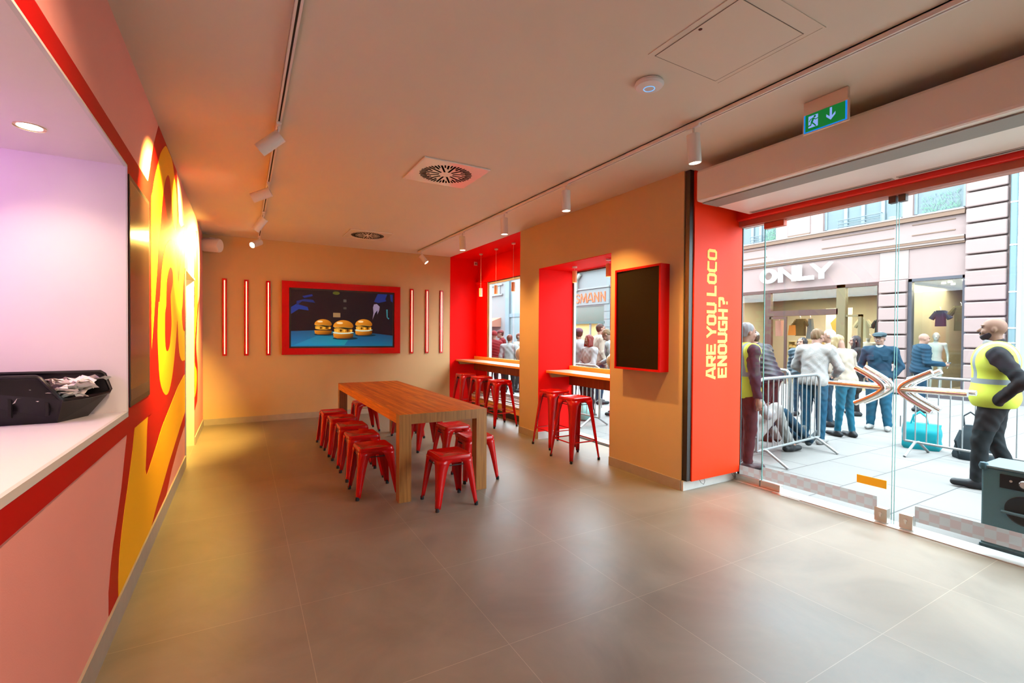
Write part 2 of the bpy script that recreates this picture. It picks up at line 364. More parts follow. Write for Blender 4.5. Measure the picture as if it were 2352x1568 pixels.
# skirting
struct(box('baseboard_left', SKIRT, XL, XL+0.012, -3.2, 6.455, 0, 0.13))
struct(box('baseboard_left', SKIRT, XL, XL+0.012, 7.65, 9.2, 0, 0.11))
struct(box('baseboard_back', SKIRT, XL, 3.75, 9.186, 9.2, 0, 0.10))
# right wall
mb = MB(); mb.box(3.752, 4.41, 5.80, 6.34, 0, CZ); mb.box(3.752, 4.5, 3.20, 4.245, 0, CZ); mb.box(3.752, 4.5, 4.245, 5.80, 2.49, CZ); mb.box(4.40, 4.58, 6.3, 9.4, 2.62, CZ)
mb.box(4.22, 4.5, 6.34, 9.2, 0, 0.22)
mb.box(3.752, 4.75, -3.4, -0.9, 0, CZ)
wr = struct(mb.build('wall_right', BEIGE))
RN = mat('red_niche_paint', (0.84, 0.002, 0.001), 0.6, noise=0.02, spec=0.12)
mb = MB()
mb.box(3.752, 4.45, 9.193, 9.2, 0, CZ); mb.box(3.76, 4.40, 6.34, 9.2, CZ-0.006, CZ); mb.box(4.392, 4.40, 6.34, 9.2, 2.62, CZ); mb.box(4.33, 4.40, 6.34, 9.2, 2.60, 2.64)
mb.box(4.35, 4.42, 8.72, 9.2, 0.3, 2.64); mb.box(3.754, 4.40, 6.34, 6.346, 0, CZ)
mb.box(3.752, 4.36, 5.792, 5.80, 0.10, 2.49); mb.box(3.752, 4.50, 4.245, 5.80, 2.483, 2.49); mb.box(3.754, 4.5, 4.245, 4.252, 0.1, 2.49)
mb.build('red_reveal', RN, wr)
struct(box('baseboard_right', SKIRT, 3.740, 3.752, 5.80, 6.34, 0, 0.10))
struct(box('baseboard_right', SKIRT, 3.740, 3.752, 3.20, 4.245, 0, 0.10))
struct(box('baseboard_right', GREYT, 3.745, 4.36, 5.780, 5.792, 0, 0.105))
struct(box('baseboard_right', mat('yellow_base_panel', (0.75, 0.40, 0.10), 0.5), 4.205, 4.22, 6.346, 9.19, 0.10, 0.20))
struct(box('baseboard_right', BLK2, 4.20, 4.225, 6.346, 9.19, 0, 0.10))
# ---- window_1 (far niche)
w1 = struct(empty('window_1', (4.42, 7.7, 0.3)))
def P(o, parent): # keep world coords when parenting to an empty
    o.parent = parent; o.matrix_parent_inverse = Matrix.Translation(-Vector(parent.location)); return o
mb = MB()
for y0, y1 in ((8.63, 8.72), (6.30, 6.40)): mb.box(4.38, 4.44, y0, y1, 0.36, 2.62)
mb.box(4.38, 4.44, 6.4, 8.63, 2.55, 2.62); mb.box(4.38, 4.44, 6.4, 8.63, 0.33, 0.40); mb.box(4.385, 4.435, 6.4, 8.63, 0.80, 0.88)
P(mb.build('frame', ALU, bevel=0.004), w1)
mb = MB(); mb.box(4.377, 4.40, 8.66, 8.675, 0.4, 2.6); mb.box(4.377, 4.40, 6.4, 8.66, 2.585, 2.60)
P(mb.build('gasket', ALUD), w1)
P(box('pane', GLASS, 4.405, 4.413, 6.4, 8.63, 0.40, 2.55), w1)
P(box('sill', mat('white_sill', (0.72, 0.72, 0.70), 0.4), 4.20, 4.42, 6.34, 9.19, 0.22, 0.245), w1)
mb = MB()
for k in range(3): mb.box(4.24+k*0.045, 4.42, 6.34, 9.19, 0.245+k*0.03, 0.265+k*0.03)
mb.box(4.34, 4.42, 6.34, 9.19, 0.245, 0.34)
P(mb.build('sill_step', mat('white_sill', (0.7, 0.7, 0.68), 0.4)), w1)
# ---- window_2
w2 = struct(empty('window_2', (4.38, 5.0, 0.02)))
mb = MB()
mb.box(4.36, 4.40, 5.757, 5.80, 0.02, 2.483); mb.box(4.36, 4.42, 4.25, 4.30, 0.02, 2.483); mb.box(4.36, 4.42, 4.3, 5.72, 2.46, 2.483); mb.box(4.36, 4.42, 4.3, 5.72, 0.0, 0.03)
P(mb.build('frame', ALU, bevel=0.003), w2)
mb = MB(); mb.box(4.357, 4.38, 5.762, 5.767, 0.03, 2.46); mb.box(4.357, 4.38, 5.777, 5.783, 0.03, 2.46); mb.box(4.355, 4.38, 4.3, 5.74, 2.455, 2.47); mb.box(4.34, 4.36, 4.25, 5.79, 0.0, 0.012)
P(mb.build('gasket', ALUD), w2)
P(box('pane', GLASS, 4.388, 4.396, 4.3, 5.757, 0.03, 2.46), w2)

# ---- red column light box at the entrance
cb = empty('advertising_column_panel', (4.2, 3.15, 0.09), 'tall orange-red panel reading ARE YOU LOCO ENOUGH? beside the entrance', 'sign panel')
mb = MB(); mb.box(3.82, 4.575, 3.125, 3.165, 0.095, CZ-0.002)
P(mb.build('panel', ORED, bevel=0.003), cb)
P(box('backing_strip', BLACK, 3.765, 3.825, 3.14, 3.199, 0.10, CZ-0.002), cb)
P(box('backing_strip', BLACK, 4.55, 4.582, 3.14, 3.199, 0.10, 2.70), cb)
tf1 = lambda a, b, t: (4.155-b, 3.125-t, 1.10+a)
tf2 = lambda a, b, t: (4.33-b, 3.125-t, 1.10+a)
mb = MB(); x = 0.0; hh = 0.15
for ch in 'ARE YOU LOCO':
    if ch == ' ': x += 0.055; continue
    w = 0.104
    stroke_letter(mb, ch, x, w, hh, 0.030, tf1, 0.0, 0.0015); x += w+0.0155
x = 0.0
for ch in 'ENOUGH?':
    stroke_letter(mb, ch, x, 0.103, hh, 0.030, tf2, 0.0, 0.0015); x += 0.103+0.0158
P(mb.build('slogan_text', TEXTY), cb)
mb = MB()
for cx in (3.99, 4.49): mb.tube([(cx-0.035, 3.15, 0.10), (cx-0.03, 3.13, 0.065), (cx, 3.12, 0.045), (cx+0.03, 3.13, 0.07), (cx+0.035, 3.15, 0.10)], 0.0025, 6)
P(mb.build('cable_loop', BLACK), cb)
struct(box('trim_1', GREYT, 3.752, 4.60, 3.17, 3.20, 0, 0.095))
struct(box('trim_2', RED, 4.46, 4.574, 3.2, 3.34, 0, CZ))
struct(box('trim_2', PALE0, 4.5, 4.72, 3.29, 3.6, 0, CZ))
# ---- beam over the doors
struct(box('trim_3', mat('red_beam', (0.78, 0.02, 0.01), 0.35), 4.455, 4.70, -0.9, 3.15, 2.715, CZ, bevel=0.012))
mb = MB(); mb.box(4.50, 4.64, -0.9, 3.14, 2.66, 2.715)
struct(mb.build('trim_4', mat('door_head_profile', (0.42, 0.12, 0.07), 0.5)))

# ---- glass entrance: fixed light + two leaves
FROST = None
def frost_mat():
    m = bpy.data.materials.new('frosted_check_film'); m.use_nodes = True; nt = m.node_tree; nt.nodes.clear(); N = nt.nodes.new; L = nt.links.new
    out = N('ShaderNodeOutputMaterial'); tr = N('ShaderNodeBsdfTransparent'); df = N('ShaderNodeBsdfTranslucent'); d2 = N('ShaderNodeBsdfDiffuse')
    tc = N('ShaderNodeTexCoord'); mp = N('ShaderNodeMapping'); mp.inputs['Location'].default_value = (0.5, 0.013, 0.072)
    ck = N('ShaderNodeTexChecker'); ck.inputs['Scale'].default_value = 1/0.062
    ck.inputs[1].default_value = (0.40, 0.385, 0.37, 1); ck.inputs[2].default_value = (0.40, 0.32, 0.30, 1)
    L(tc.outputs['Object'], mp.inputs[0]); L(mp.outputs[0], ck.inputs[0]); L(ck.outputs[0], df.inputs[0]); L(ck.outputs[0], d2.inputs[0])
    a = N('ShaderNodeAddShader'); L(df.outputs[0], a.inputs[0]); L(d2.outputs[0], a.inputs[1])
    mx = N('ShaderNodeMixShader'); mx.inputs[0].default_value = 0.80; L(tr.outputs[0], mx.inputs[1]); L(df.outputs[0], mx.inputs[2])
    mx2 = N('ShaderNodeMixShader'); mx2.inputs[0].default_value = 0.25; L(mx.outputs[0], mx2.inputs[1]); L(d2.outputs[0], mx2.inputs[2])
    L(mx2.outputs[0], out.inputs[0]); return m
FROST = frost_mat()
GX = 4.57
d0 = struct(empty('window_3', (GX, 3.0, 0.02)))
P(box('pane', GLASS, GX-0.005, GX+0.005, 2.885, 3.14, 0.03, 2.66), d0)
P(box('pane_edge', GEDGE, GX-0.005, GX+0.005, 2.883, 2.8855, 0.03, 2.66), d0)
P(box('bottom_rail', STEEL, GX-0.035, GX+0.02, 2.885, 3.20, 0.0, 0.072, bevel=0.003), d0)
P(box('frosted_strip', FROST, GX-0.008, GX-0.006, 2.89, 3.14, 0.075, 0.165), d0)
P(box('side_channel', mat('dark_channel', (0.03, 0.06, 0.06), 0.4), GX-0.012, GX+0.012, 3.125, 3.15, 0.0, 2.70), d0)
P(box('top_channel', mat('pale_channel', (0.7, 0.74, 0.72), 0.4), GX-0.02, GX+0.02, 2.885, 3.13, 2.655, 2.675), d0)
def leaf(name, y0, y1, mir):
    r = struct(empty(name, (GX, (y0+y1)/2, 0.02)))
    P(box('pane', GLASS, GX-0.005, GX+0.005, y0+0.002, y1-0.002, 0.012, 2.655), r)
    e = MB(); e.box(GX-0.005, GX+0.005, y0, y0+0.002, 0.012, 2.655); e.box(GX-0.005, GX+0.005, y1-0.002, y1, 0.012, 2.655)
    P(e.build('pane_edge', GEDGE), r)
    s0, s1 = (y0+0.10, y1-0.01) if not mir else (y0+0.01, y1-0.14)
    P(box('frosted_strip', FROST, GX-0.008, GX-0.006, s0, s1, 0.085, 0.205), r)
    ly = (y0+0.02, y0+0.11) if not mir else (y1-0.135, y1-0.045)
    lk = P(box('lock_plate', STEEL, GX-0.03, GX+0.03, ly[0], ly[1], 0.012, 0.125, bevel=0.004), r)
    yc = (ly[0]+ly[1])/2
    c = MB(); c.lathe([(0.011, 0), (0.011, 0.008), (0.0, 0.009)], (GX-0.03, yc, 0.082), 16, Matrix.Rotation(R(-90), 4, 'Y')); c.box(GX-0.038, GX-0.03, yc-0.006, yc+0.006, 0.055, 0.08)
    c.build('lock_cylinder', CHROME, lk)
    hy = (y1-0.20, y1) if not mir else (y0, y0+0.20)
    P(box('hinge_patch', STEEL, GX-0.028, GX+0.028, hy[0], hy[1], 0.008, 0.07, bevel=0.003), r)
    P(box('hinge_patch', mat('red_patch', (0.55, 0.10, 0.05), 0.35), GX-0.028, GX+0.028, hy[0], hy[1], 2.60, 2.657, bevel=0.003), r)
    cy = (y0, y0+0.05) if not mir else (y1-0.05, y1)
    P(box('keeper_patch', mat('dark_patch', (0.06, 0.045, 0.04), 0.4), GX-0.025, GX+0.025, cy[0], cy[1], 2.605, 2.66, bevel=0.002), r)
    # fork-shaped pull handles, one inside and one outside
    for sx, nm in ((-0.075, 'handle_inside'), (0.085, 'handle_outside')):
        X = GX+sx; s = -1 if not mir else 1
        nose = 1.825 if not mir else 1.71
        h = MB()
        up_ = [(X, nose-s*-0.0, 1.115)]
        arc = []
        for k in range(-10, 11):
            t = k/10; yy = nose + s*(0.20*abs(t)**1.35) ; arc.append((X, nose + (0.225*(math.sqrt(t*t+.14)-math.sqrt(.14))/(math.sqrt(1.14)-math.sqrt(.14))*.88)*(1 if not mir else -1), 1.115+0.150*t))
        h.tube(arc, 0.0215, 14)
        st = (X, nose+(0.40 if not mir else -0.40), 1.118)
        h.tube([(X, nose+(0.005 if not mir else -0.005), 1.115), st], 0.0205, 14)
        P(h.build(nm, CHROME, smooth=True), r)
        s2 = MB()
        for yy in (0.06, 0.36):
            y = nose + (yy if not mir else -yy); s2.tube([(X, y, 1.116), (GX, y, 1.116)], 0.009, 10)
        P(s2.build('handle_stud', STEEL, smooth=True), r)
    return r
dl = leaf('door_1', 1.780, 2.880, False)
dr = leaf('door_2', 0.665, 1.765, True)
P(box('sticker', mat('yellow_sticker', (0.95, 0.62, 0.02), 0.5), GX-0.0075, GX-0.0055, 1.815, 2.03, 0.283, 0.352), dl)
d3 = struct(empty('window_4', (GX, 0, 0.02)))
P(box('pane', GLASS, GX-0.005, GX+0.005, -0.9, 0.655, 0.03, 2.66), d3)
P(box('bottom_rail', STEEL, GX-0.035, GX+0.02, -0.9, 0.655, 0.0, 0.072, bevel=0.003), d3)
struct(box('trim_5', mat('threshold_metal', (0.62, 0.62, 0.60), 0.35, metal=0.6), 4.50, 4.68, -0.9, 3.17, -0.02, 0.006))
tag(box('floor_closer_plate', STEEL, 4.47, 4.56, 2.46, 2.72, 0.0, 0.004), 'thin steel cover plate in the floor by the left door hinge', 'cover plate')

# ================================================================== CEILING FITTINGS
def air_curtain():
    t = empty('air_curtain', (4.05, 1.0, 2.77), 'long white air curtain unit mounted over the glass entrance doors', 'air curtain')
    Y1, Y0 = 2.97, -0.9
    prof = [(3.665, 3.05), (3.655, 3.03), (3.655, 2.79), (3.66, 2.775), (3.675, 2.768), (4.44, 2.755), (4.44, 3.05)]
    m = MB(); m.prism(prof, lambda a, b, y: (a, y, b), Y1, Y0)
    P(m.build('housing', mat('air_curtain_white', (0.80, 0.74, 0.68), 0.32)), t)
    m = MB(); m.box(3.725, 3.94, Y0, Y1-0.003, 2.7575, 2.7655)
    P(m.build('intake_grille', mat('grille_grey', (0.28, 0.27, 0.24), 0.6)), t)
    m = MB(); m.box(4.365, 4.42, 1.74, Y1-0.05, 2.751, 2.757); m.box(4.365, 4.42, Y0, 1.71, 2.751, 2.757)
    sl = P(m.build('outlet_slot', mat('slot_metal', (0.45, 0.44, 0.40), 0.4)), t)
    m = MB(); m.box(4.38, 4.392, 1.75, Y1-0.06, 2.749, 2.752); m.box(4.38, 4.392, Y0, 1.70, 2.749, 2.752); m.build('slot_gap', BLACK, sl)
    for y in (2.6, 1.2, -0.3): P(box('hanging_bracket', BLACK, 3.95, 4.0, y-0.02, y+0.02, 3.05, CZ), t)
air_curtain()

def diffuser(name_label, cx, cy):
    t = empty('ceiling_diffuser', (cx, cy, CZ), name_label, 'ceiling vent', 'swirl diffusers in the ceiling')
    m = MB(); h = 0.335; m.box(-h, h, -h, h, -0.014, -0.0005)
    m.build('plate', mat('glossy_white', (0.82, 0.80, 0.76), 0.12, coat=0.5), t, bevel=0.004)
    m = MB()
    for k in range(24):
        a = 2*PI*k/24
        Mx = Matrix.Rotation(a, 4, 'Z')
        inner = 0.07 if k % 2 == 0 else 0.16
        m.box(inner, 0.255, -0.0095, 0.0095, -0.0155, -0.0135, Mx)
        a2 = a+PI/24; m.box(0.195, 0.262, -0.0075, 0.0075, -0.0155, -0.0135, Matrix.Rotation(a2, 4, 'Z'))
    m.build('slot', mat('vent_dark', (0.004, 0.004, 0.004), 1.0, spec=0.0), t)
    m = MB(); m.lathe([(0.018, -0.018), (0.022, -0.014)], n=16); m.build('screw_cap', WHITE, t)
    return t
dA = diffuser('square white swirl diffuser nearer the camera, in the ceiling over the table front', 1.765, 4.46)
dB = copy_tree(dA, loc=(1.765, 7.87, CZ), label='square white swirl diffuser farther away, in the ceiling near the back wall')

m = MB(); m.lathe([(0.0, -0.042), (0.05, -0.041), (0.082, -0.032), (0.092, -0.018), (0.088, -0.004), (0.07, 0.0)], n=40)
ap = tag(m.build('wireless_access_point', mat('ap_white', (0.78, 0.77, 0.76), 0.35), smooth=True), 'round white disc with a blue light ring on the ceiling', 'access point')
ap.location = (2.25, 2.205, CZ)
m = MB(); m.tube([(0.034*math.cos(a), 0.034*math.sin(a), -0.0415) for a in [R(12*k) for k in range(30)]], 0.0022, 6, closed=True)
m.build('light_ring', mat('blue_ring', (0.1, 0.4, 0.9), 0.4, emit=(0.10, 0.45, 1.0), es=1.2), ap)

t = empty('ceiling_access_panel', (2.33, 1.71, CZ), 'square flush access panel with a round lock in the ceiling', 'access panel')
m = MB(); m.box(-0.265, 0.265, -0.27, 0.27, -0.002, 0); m.build('cover', CEIL, t)
m = MB(); g = mat('panel_gap', (0.25, 0.21, 0.17), 0.8)
for a in ((-0.266, -0.263, -0.27, 0.27), (0.263, 0.266, -0.27, 0.27), (-0.266, 0.266, 0.268, 0.271), (-0.266, 0.266, -0.271, -0.268)): m.box(*a, -0.0026, 0)
m.build('gap', g, t)
m = MB(); m.box(-0.31, -0.30, -0.35, 0.28, -0.004, 0); m.box(-0.31, 0.31, -0.36, -0.35, -0.004, 0); m.box(0.30, 0.31, -0.35, 0.28, -0.002, 0)
m.build('plate_edge', CEIL, t)
m = MB(); m.lathe([(0.009, -0.004), (0.011, -0.001)], (-0.24, -0.02, 0), 16); m.build('lock', BLACK, t)

# exit sign
def flat_mat():
    m = bpy.data.materials.new('screen_picture'); m.use_nodes = True; nt = m.node_tree; b = nt.nodes['Principled BSDF']
    a = nt.nodes.new('ShaderNodeAttribute'); a.attribute_name = 'Col'
    nt.links.new(a.outputs['Color'], b.inputs['Emission Color']); b.inputs['Emission Strength'].default_value = 1.0
    b.inputs['Base Color'].default_value = (0.01, 0.01, 0.01, 1); b.inputs['Roughness'].default_value = 0.35; b.inputs['Specular IOR Level'].default_value = 0.08
    return m
PIC = flat_mat()
def picture(name, items, fn, parent, step=0.0004):
    """items: (polygon, colour) or (polygon, [colour per vertex]) drawn back to front on a lit face"""
    vs = []; fs = []; cols = []
    for i, (poly, c) in enumerate(items):
        tris = tessellate_polygon([[Vector((a, b, 0)) for a, b in poly]])
        o = len(vs); vs += [fn(a, b, step*(i+1)) for a, b in poly]
        cs = c if isinstance(c, list) else [c]*len(poly)
        for t_ in tris: fs.append(tuple(o+k for k in t_)); cols += [cs[k] for k in t_]
    me = bpy.data.meshes.new(name); me.from_pydata(vs, [], fs); me.materials.append(PIC)
    ca = me.color_attributes.new('Col', 'FLOAT_COLOR', 'CORNER')
    li = 0
    for p in me.polygons:
        for k in p.loop_indices: ca.data[k].color = (*cols[k], 1)
    o = bpy.data.objects.new(name, me); COL.objects.link(o)
    if parent is not None: P(o, parent)
    return o
def ell(cx, cy, rx, ry, n=28, a0=0, a1=360): return [(cx+rx*math.cos(R(a0+(a1-a0)*k/n)), cy+ry*math.sin(R(a0+(a1-a0)*k/n))) for k in range(n if a1-a0 == 360 else n+1)]
def rect(x0, y0, x1, y1): return [(x0, y0), (x1, y0), (x1, y1), (x0, y1)]
def thick(pl, w):
    out = []
    for i in range(len(pl)-1):
        a = Vector(pl[i]); b = Vector(pl[i+1]); d = (b-a).normalized(); n = Vector((-d.y, d.x))*w/2; a = a-d*w*.3; b = b+d*w*.3
        out.append([tuple(a+n), tuple(a-n), tuple(b-n), tuple(b+n)])
    return out
ex = empty('exit_sign', (3.38, 1.72, CZ), 'green emergency exit sign with running man and down arrow under the ceiling', 'exit sign')
P(box('housing', mat('sign_housing', (0.74, 0.60, 0.48), 0.5), 3.372, 3.40, 1.587, 1.863, 3.045, CZ-0.002, bevel=0.003), ex)
P(box('face_frame', mat('sign_housing', (0.74, 0.60, 0.48), 0.5), 3.374, 3.39, 1.58, 1.868, 2.915, 3.06, bevel=0.003), ex)
G1 = (0.0, 0.16, 0.025); WH = (0.25, 0.38, 0.85); BL = (0.0, 0.22, 0.75)
it = [(rect(0.0, 0, 0.27, 0.128), BL), (rect(0.01, 0.008, 0.258, 0.128), G1), (rect(0.03, 0.028, 0.092, 0.108), WH)]
for q in [ell(0.071, 0.098, 0.008, 0.008, 14)]: it.append((q, G1))
for pl, w in (([(0.062, 0.088), (0.052, 0.062)], 0.014), ([(0.064, 0.088), (0.045, 0.086), (0.036, 0.072)], 0.006), ([(0.064, 0.084), (0.078, 0.076), (0.092, 0.08)], 0.006), ([(0.052, 0.062), (0.046, 0.045), (0.026, 0.042)], 0.008), ([(0.052, 0.062), (0.066, 0.048), (0.078, 0.032)], 0.008)):
    for q in thick(pl, w): it.append((q, G1))
it += [(rect(0.166, 0.05, 0.18, 0.115), WH), ([(0.173, 0.034), (0.145, 0.062), (0.145, 0.08), (0.173, 0.052), (0.201, 0.08), (0.201, 0.062)], WH)]
picture('pictogram', it, lambda a, b, t: (3.374-t, 1.860-a, 2.922+b), ex, 0.00015)

# tracks and spot heads
def track(name, x, y0, y1, label):
    t = empty(name, (x, (y0+y1)/2, CZ), label, 'light track', 'ceiling light tracks')
    m = MB(); m.box(x-0.018, x-0.006, y0, y1, CZ-0.034, CZ); m.box(x+0.006, x+0.018, y0, y1, CZ-0.034, CZ); m.box(x-0.018, x+0.018, y0, y1, CZ-0.008, CZ)
    P(m.build('rail', WHITEM), t)
    P(box('slot', BLK2, x-0.006, x+0.006, y0+0.02, y1-0.02, CZ-0.024, CZ-0.010), t)
    P(box('end_cap', WHITEM, x-0.018, x+0.018, y1-0.01, y1+0.004, CZ-0.036, CZ), t)
    return t
track('light_track', 0.235, -1.0, 8.95, 'long white ceiling light track on the left, near the lettered wall')
track('light_track', 2.955, -1.0, 8.87, 'long white ceiling light track on the right, parallel to the windows')
def head(loc, aim, label, lit=True, group='spotlights on the left track', L=0.195, r=0.050, em=None):
    """adapter, stem and a cylinder hanging from the track; aim = direction of the beam"""
    t = empty('track_spotlight', loc, label, 'spotlight', group)
    x, y, z = 0, 0, 0
    m = MB(); m.box(-0.017, 0.017, -0.06, 0.06, -0.046, -0.026); m.build('adapter', WHITEM, t, bevel=0.003)
    a = Vector(aim).normalized()
    c = Vector((0, 0, -0.125)) + a*0.075
    m = MB(); m.tube([(0, 0, -0.04), (0, 0, -0.075)] + [tuple(c*0.6+Vector((0, 0, -0.095))*0.4)], 0.008, 8); m.build('stem', WHITEM, t)
    q = a.to_track_quat('-Z', 'Y').to_matrix().to_4x4()
    h = L/2
    m = MB(); m.lathe([(0.0, h-0.004), (r*0.86, h-0.004), (r*0.86, h), (r, h), (r, -h), (r-0.006, -h), (r-0.006, -h+0.025), (0, -h+0.025)], n=28, M=q, c=c)
    b = m.build('lamp_body', WHITEM, t, smooth=True)
    m = MB(); m.lathe([(0.0, h-0.002), (r*0.84, h-0.002)], n=24, M=q, c=c); m.build('back_cap', BLACK, b)
    m = MB(); m.lathe([(0.0, -h+0.018), (r-0.008, -h+0.018)], n=24, M=q, c=c); m.build('lens', em or LENS, b)
    return t, Vector(loc)+c+a*(h+0.01)
HL = [((0.235, 4.02, CZ), (-0.72, 0.25, -0.62), 'biggest spotlight head on the left track, nearest the camera'),
      ((0.235, 5.64, CZ), (-0.85, 0.2, -0.42), 'second spotlight head from the camera on the left track'),
      ((0.235, 7.03, CZ), (-0.55, 0.25, -0.80), 'third spotlight head from the camera on the left track'),
      ((0.235, 8.80, CZ), (-0.72, -0.75, -0.50), 'small glowing spotlight head at the far end of the left track')]
for loc, aim, lab in HL:
    t, e = head(loc, aim, lab)
    a = Vector(aim).normalized()
    spot('track_and_fill_beam', e, e+a, 2100, WARM, 80, 0.9)
HR = [((2.955, 2.44, CZ), (0.12, 0.0, -1), 'white spotlight head nearest the entrance on the right track'),
      ((2.955, 4.06, CZ), (0.03, 0, -1), 'spotlight head on the right track hanging in front of the wall by the black screen'),
      ((2.955, 5.41, CZ), (0.03, 0, -1), 'spotlight head on the right track before the red niche, third from the door'),
      ((2.955, 6.76, CZ), (0.03, 0, -1), 'spotlight head on the right track above the far bar stools'),
      ((2.955, 8.71, CZ), (0.55, -0.35, -0.75), 'tilted spotlight head at the far end of the right track')]
for loc, aim, lab in HR:
    t, e = head(loc, aim, lab, group='spotlights on the right track', L=0.21 if loc[1] < 8 else 0.17, r=0.048)
    a = Vector(aim).normalized()
    spot('track_and_fill_beam', e, e+a+Vector((0.42, 0, 0)), 170 if loc[1] < 5 else 125, WARM2, 92, 0.9)
# unseen fill lamps added to brighten the near left wall and room, no fixtures
spot('track_and_fill_beam', (0.235, 1.6, 2.95), (-0.57, 1.9, 1.6), 130, (1.0, 0.66, 0.46), 110, 1)
spot('track_and_fill_beam', (0.235, 0.3, 2.95), (-0.57, 0.9, 1.0), 150, (1.0, 0.66, 0.5), 110, 1)
spot('track_and_fill_beam', (2.9, -0.9, 2.95), (3.5, -0.6, 0), 40, WARM2, 100, 1)

# pendants
def pendant(loc, cord, label, group, col):
    t = empty('pendant_lamp', loc, label, 'pendant lamp', group)
    m = MB(); m.lathe([(0.035, 0), (0.035, -0.022), (0.0, -0.022)], n=20); m.build('canopy', WHITEM, t, smooth=True)
    m = MB(); m.tube([(0, 0, -0.02), (0, 0, -cord)], 0.0025, 6); m.build('cord', WHITEM, t)
    m = MB(); m.lathe([(0.0, -cord), (0.033, -cord), (0.033, -cord-0.16), (0.029, -cord-0.16), (0.029, -cord-0.14), (0, -cord-0.14)], n=24)
    b = m.build('shade', col, t, smooth=True)
    m = MB(); m.lathe([(0.0, -cord-0.145), (0.028, -cord-0.145)], n=20); m.build('lens', LENSW, b)
    return t
CUP = mat('copper_shade', (0.78, 0.36, 0.14), 0.4)
CRM = mat('cream_shade', (0.86, 0.74, 0.52), 0.4)
for (x, y), lab, c in (((4.11, 8.48), 'cream pendant lamp in the far red niche, the one nearest the back wall', CRM), ((4.105, 7.82), 'middle one of the three copper-toned pendants in the far red niche', CUP), ((4.11, 7.18), 'copper pendant lamp beside the beige pier in the far red niche', CUP)):
    pendant((x, y, CZ-0.006), 0.685, lab, 'pendants in the far niche', c)
    spot('pendant_beam', (x, y, 2.26), (x, y, 0), 14, WARM, 100, 0.6)
for (x, y), lab, c in (((4.02, 5.30), 'short copper pendant at the left side of the nearer red niche', CUP), ((3.97, 4.54), 'short copper pendant at the right side of the nearer red niche', CUP)):
    pendant((x, y, 2.483), 0.065, lab, 'pendants in the near niche', c)
    spot('pendant_beam', (x, y, 2.24), (x, y, 0), 14, WARM, 100, 0.6)

# wall speaker in the far left corner
t = empty('wall_loudspeaker', (-0.44, 9.0, 2.93), 'small white cylindrical loudspeaker high in the far left corner', 'loudspeaker')
q = Vector((0.9, -0.42, -0.05)).normalized().to_track_quat('Z', 'Y').to_matrix().to_4x4()
m = MB(); m.lathe([(0.0, -0.14), (0.09, -0.14), (0.108, -0.11), (0.112, 0.11), (0.105, 0.13)], n=32, M=q); m.build('cabinet', WHITEM, t, smooth=True)
m = MB(); m.lathe([(0.104, 0.128), (0.098, 0.138), (0.0, 0.142)], n=32, M=q); m.build('grille', mat('speaker_cloth', (0.82, 0.76, 0.66), 0.8), t, smooth=True)
m = MB(); m.box(-0.03, 0.04, 0.06, 0.195, 0.10, 0.13); m.box(-0.015, 0.02, 0.0, 0.19, 0.08, 0.11); m.build('bracket', WHITEM, t)
# wall socket in the niche
t = tag(box('wall_socket', WHITE, 4.29, 4.37, 9.183, 9.193, 3.0, 3.08, bevel=0.003), 'small square white socket high on the red niche wall', 'socket')
m = MB(); m.lathe([(0.02, 0.0), (0.02, -0.003)], (4.33, 9.183, 3.04), 16, Matrix.Rotation(R(-90), 4, 'X')); m.build('socket_cup', mat('socket_shadow', (0.25, 0.2, 0.18), 0.6), t)

# ================================================================== BACK WALL
YB = 9.2
for i, (x, lab) in enumerate(((-0.266, 'red wall-mounted light tube farthest left on the back wall'), (0.050, 'middle tube of the three left of the burger screen'), (0.380, 'red light tube directly left of the burger screen'),
                 (2.925, 'red light tube directly right of the burger screen'), (3.243, 'middle tube of the three right of the burger screen'), (3.553, 'red light tube farthest right, beside the red niche'))):
    if i == 0:
        t0 = empty('neon_tube_light', (x, YB, 1.14), lab, 'light tube', 'red light tubes on the back wall')
        m = MB(); m.box(-0.034, 0.034, -0.03, 0, 0, 1.285); m.build('housing', REDM, t0, bevel=0.003)
        m = MB(); m.tube([(0, -0.033, 0.03), (0, -0.033, 1.255)], 0.0085, 12)
        m.build('tube', mat('neon_glow', (1, 0.6, 0.5), 0.3, emit=(1.0, 0.34, 0.22), es=2.6), t0, smooth=True)
    else: copy_tree(t0, loc=(x, YB, 1.14), label=lab)
tv = empty('wall_screen', (1.63, YB, 1.8), 'large lit screen showing three burgers in a thick red frame', 'screen')
m = MB(); X0, X1, Z0, Z1 = 0.588, 2.678, 1.146, 2.442; bw = 0.115
YF = 9.123
for a in ((X0, X1, Z1-bw, Z1), (X0, X1, Z0, Z0+bw), (X0, X0+bw, Z0+bw, Z1-bw), (X1-bw, X1, Z0+bw, Z1-bw)): m.box(a[0], a[1], YF, YB, a[2], a[3])
P(m.build('frame', REDM), tv)
P(box('bezel', BLACK, X0+bw, X1-bw, YF+0.022, YB, Z0+bw, Z1-bw), tv)
pw, ph = X1-X0-2*bw-0.06, Z1-Z0-2*bw-0.06
px0, pz0 = X0+bw+0.03, Z0+bw+0.03
DK = (0.003, 0.004, 0.008); TE = (0.0, 0.22, 0.30)
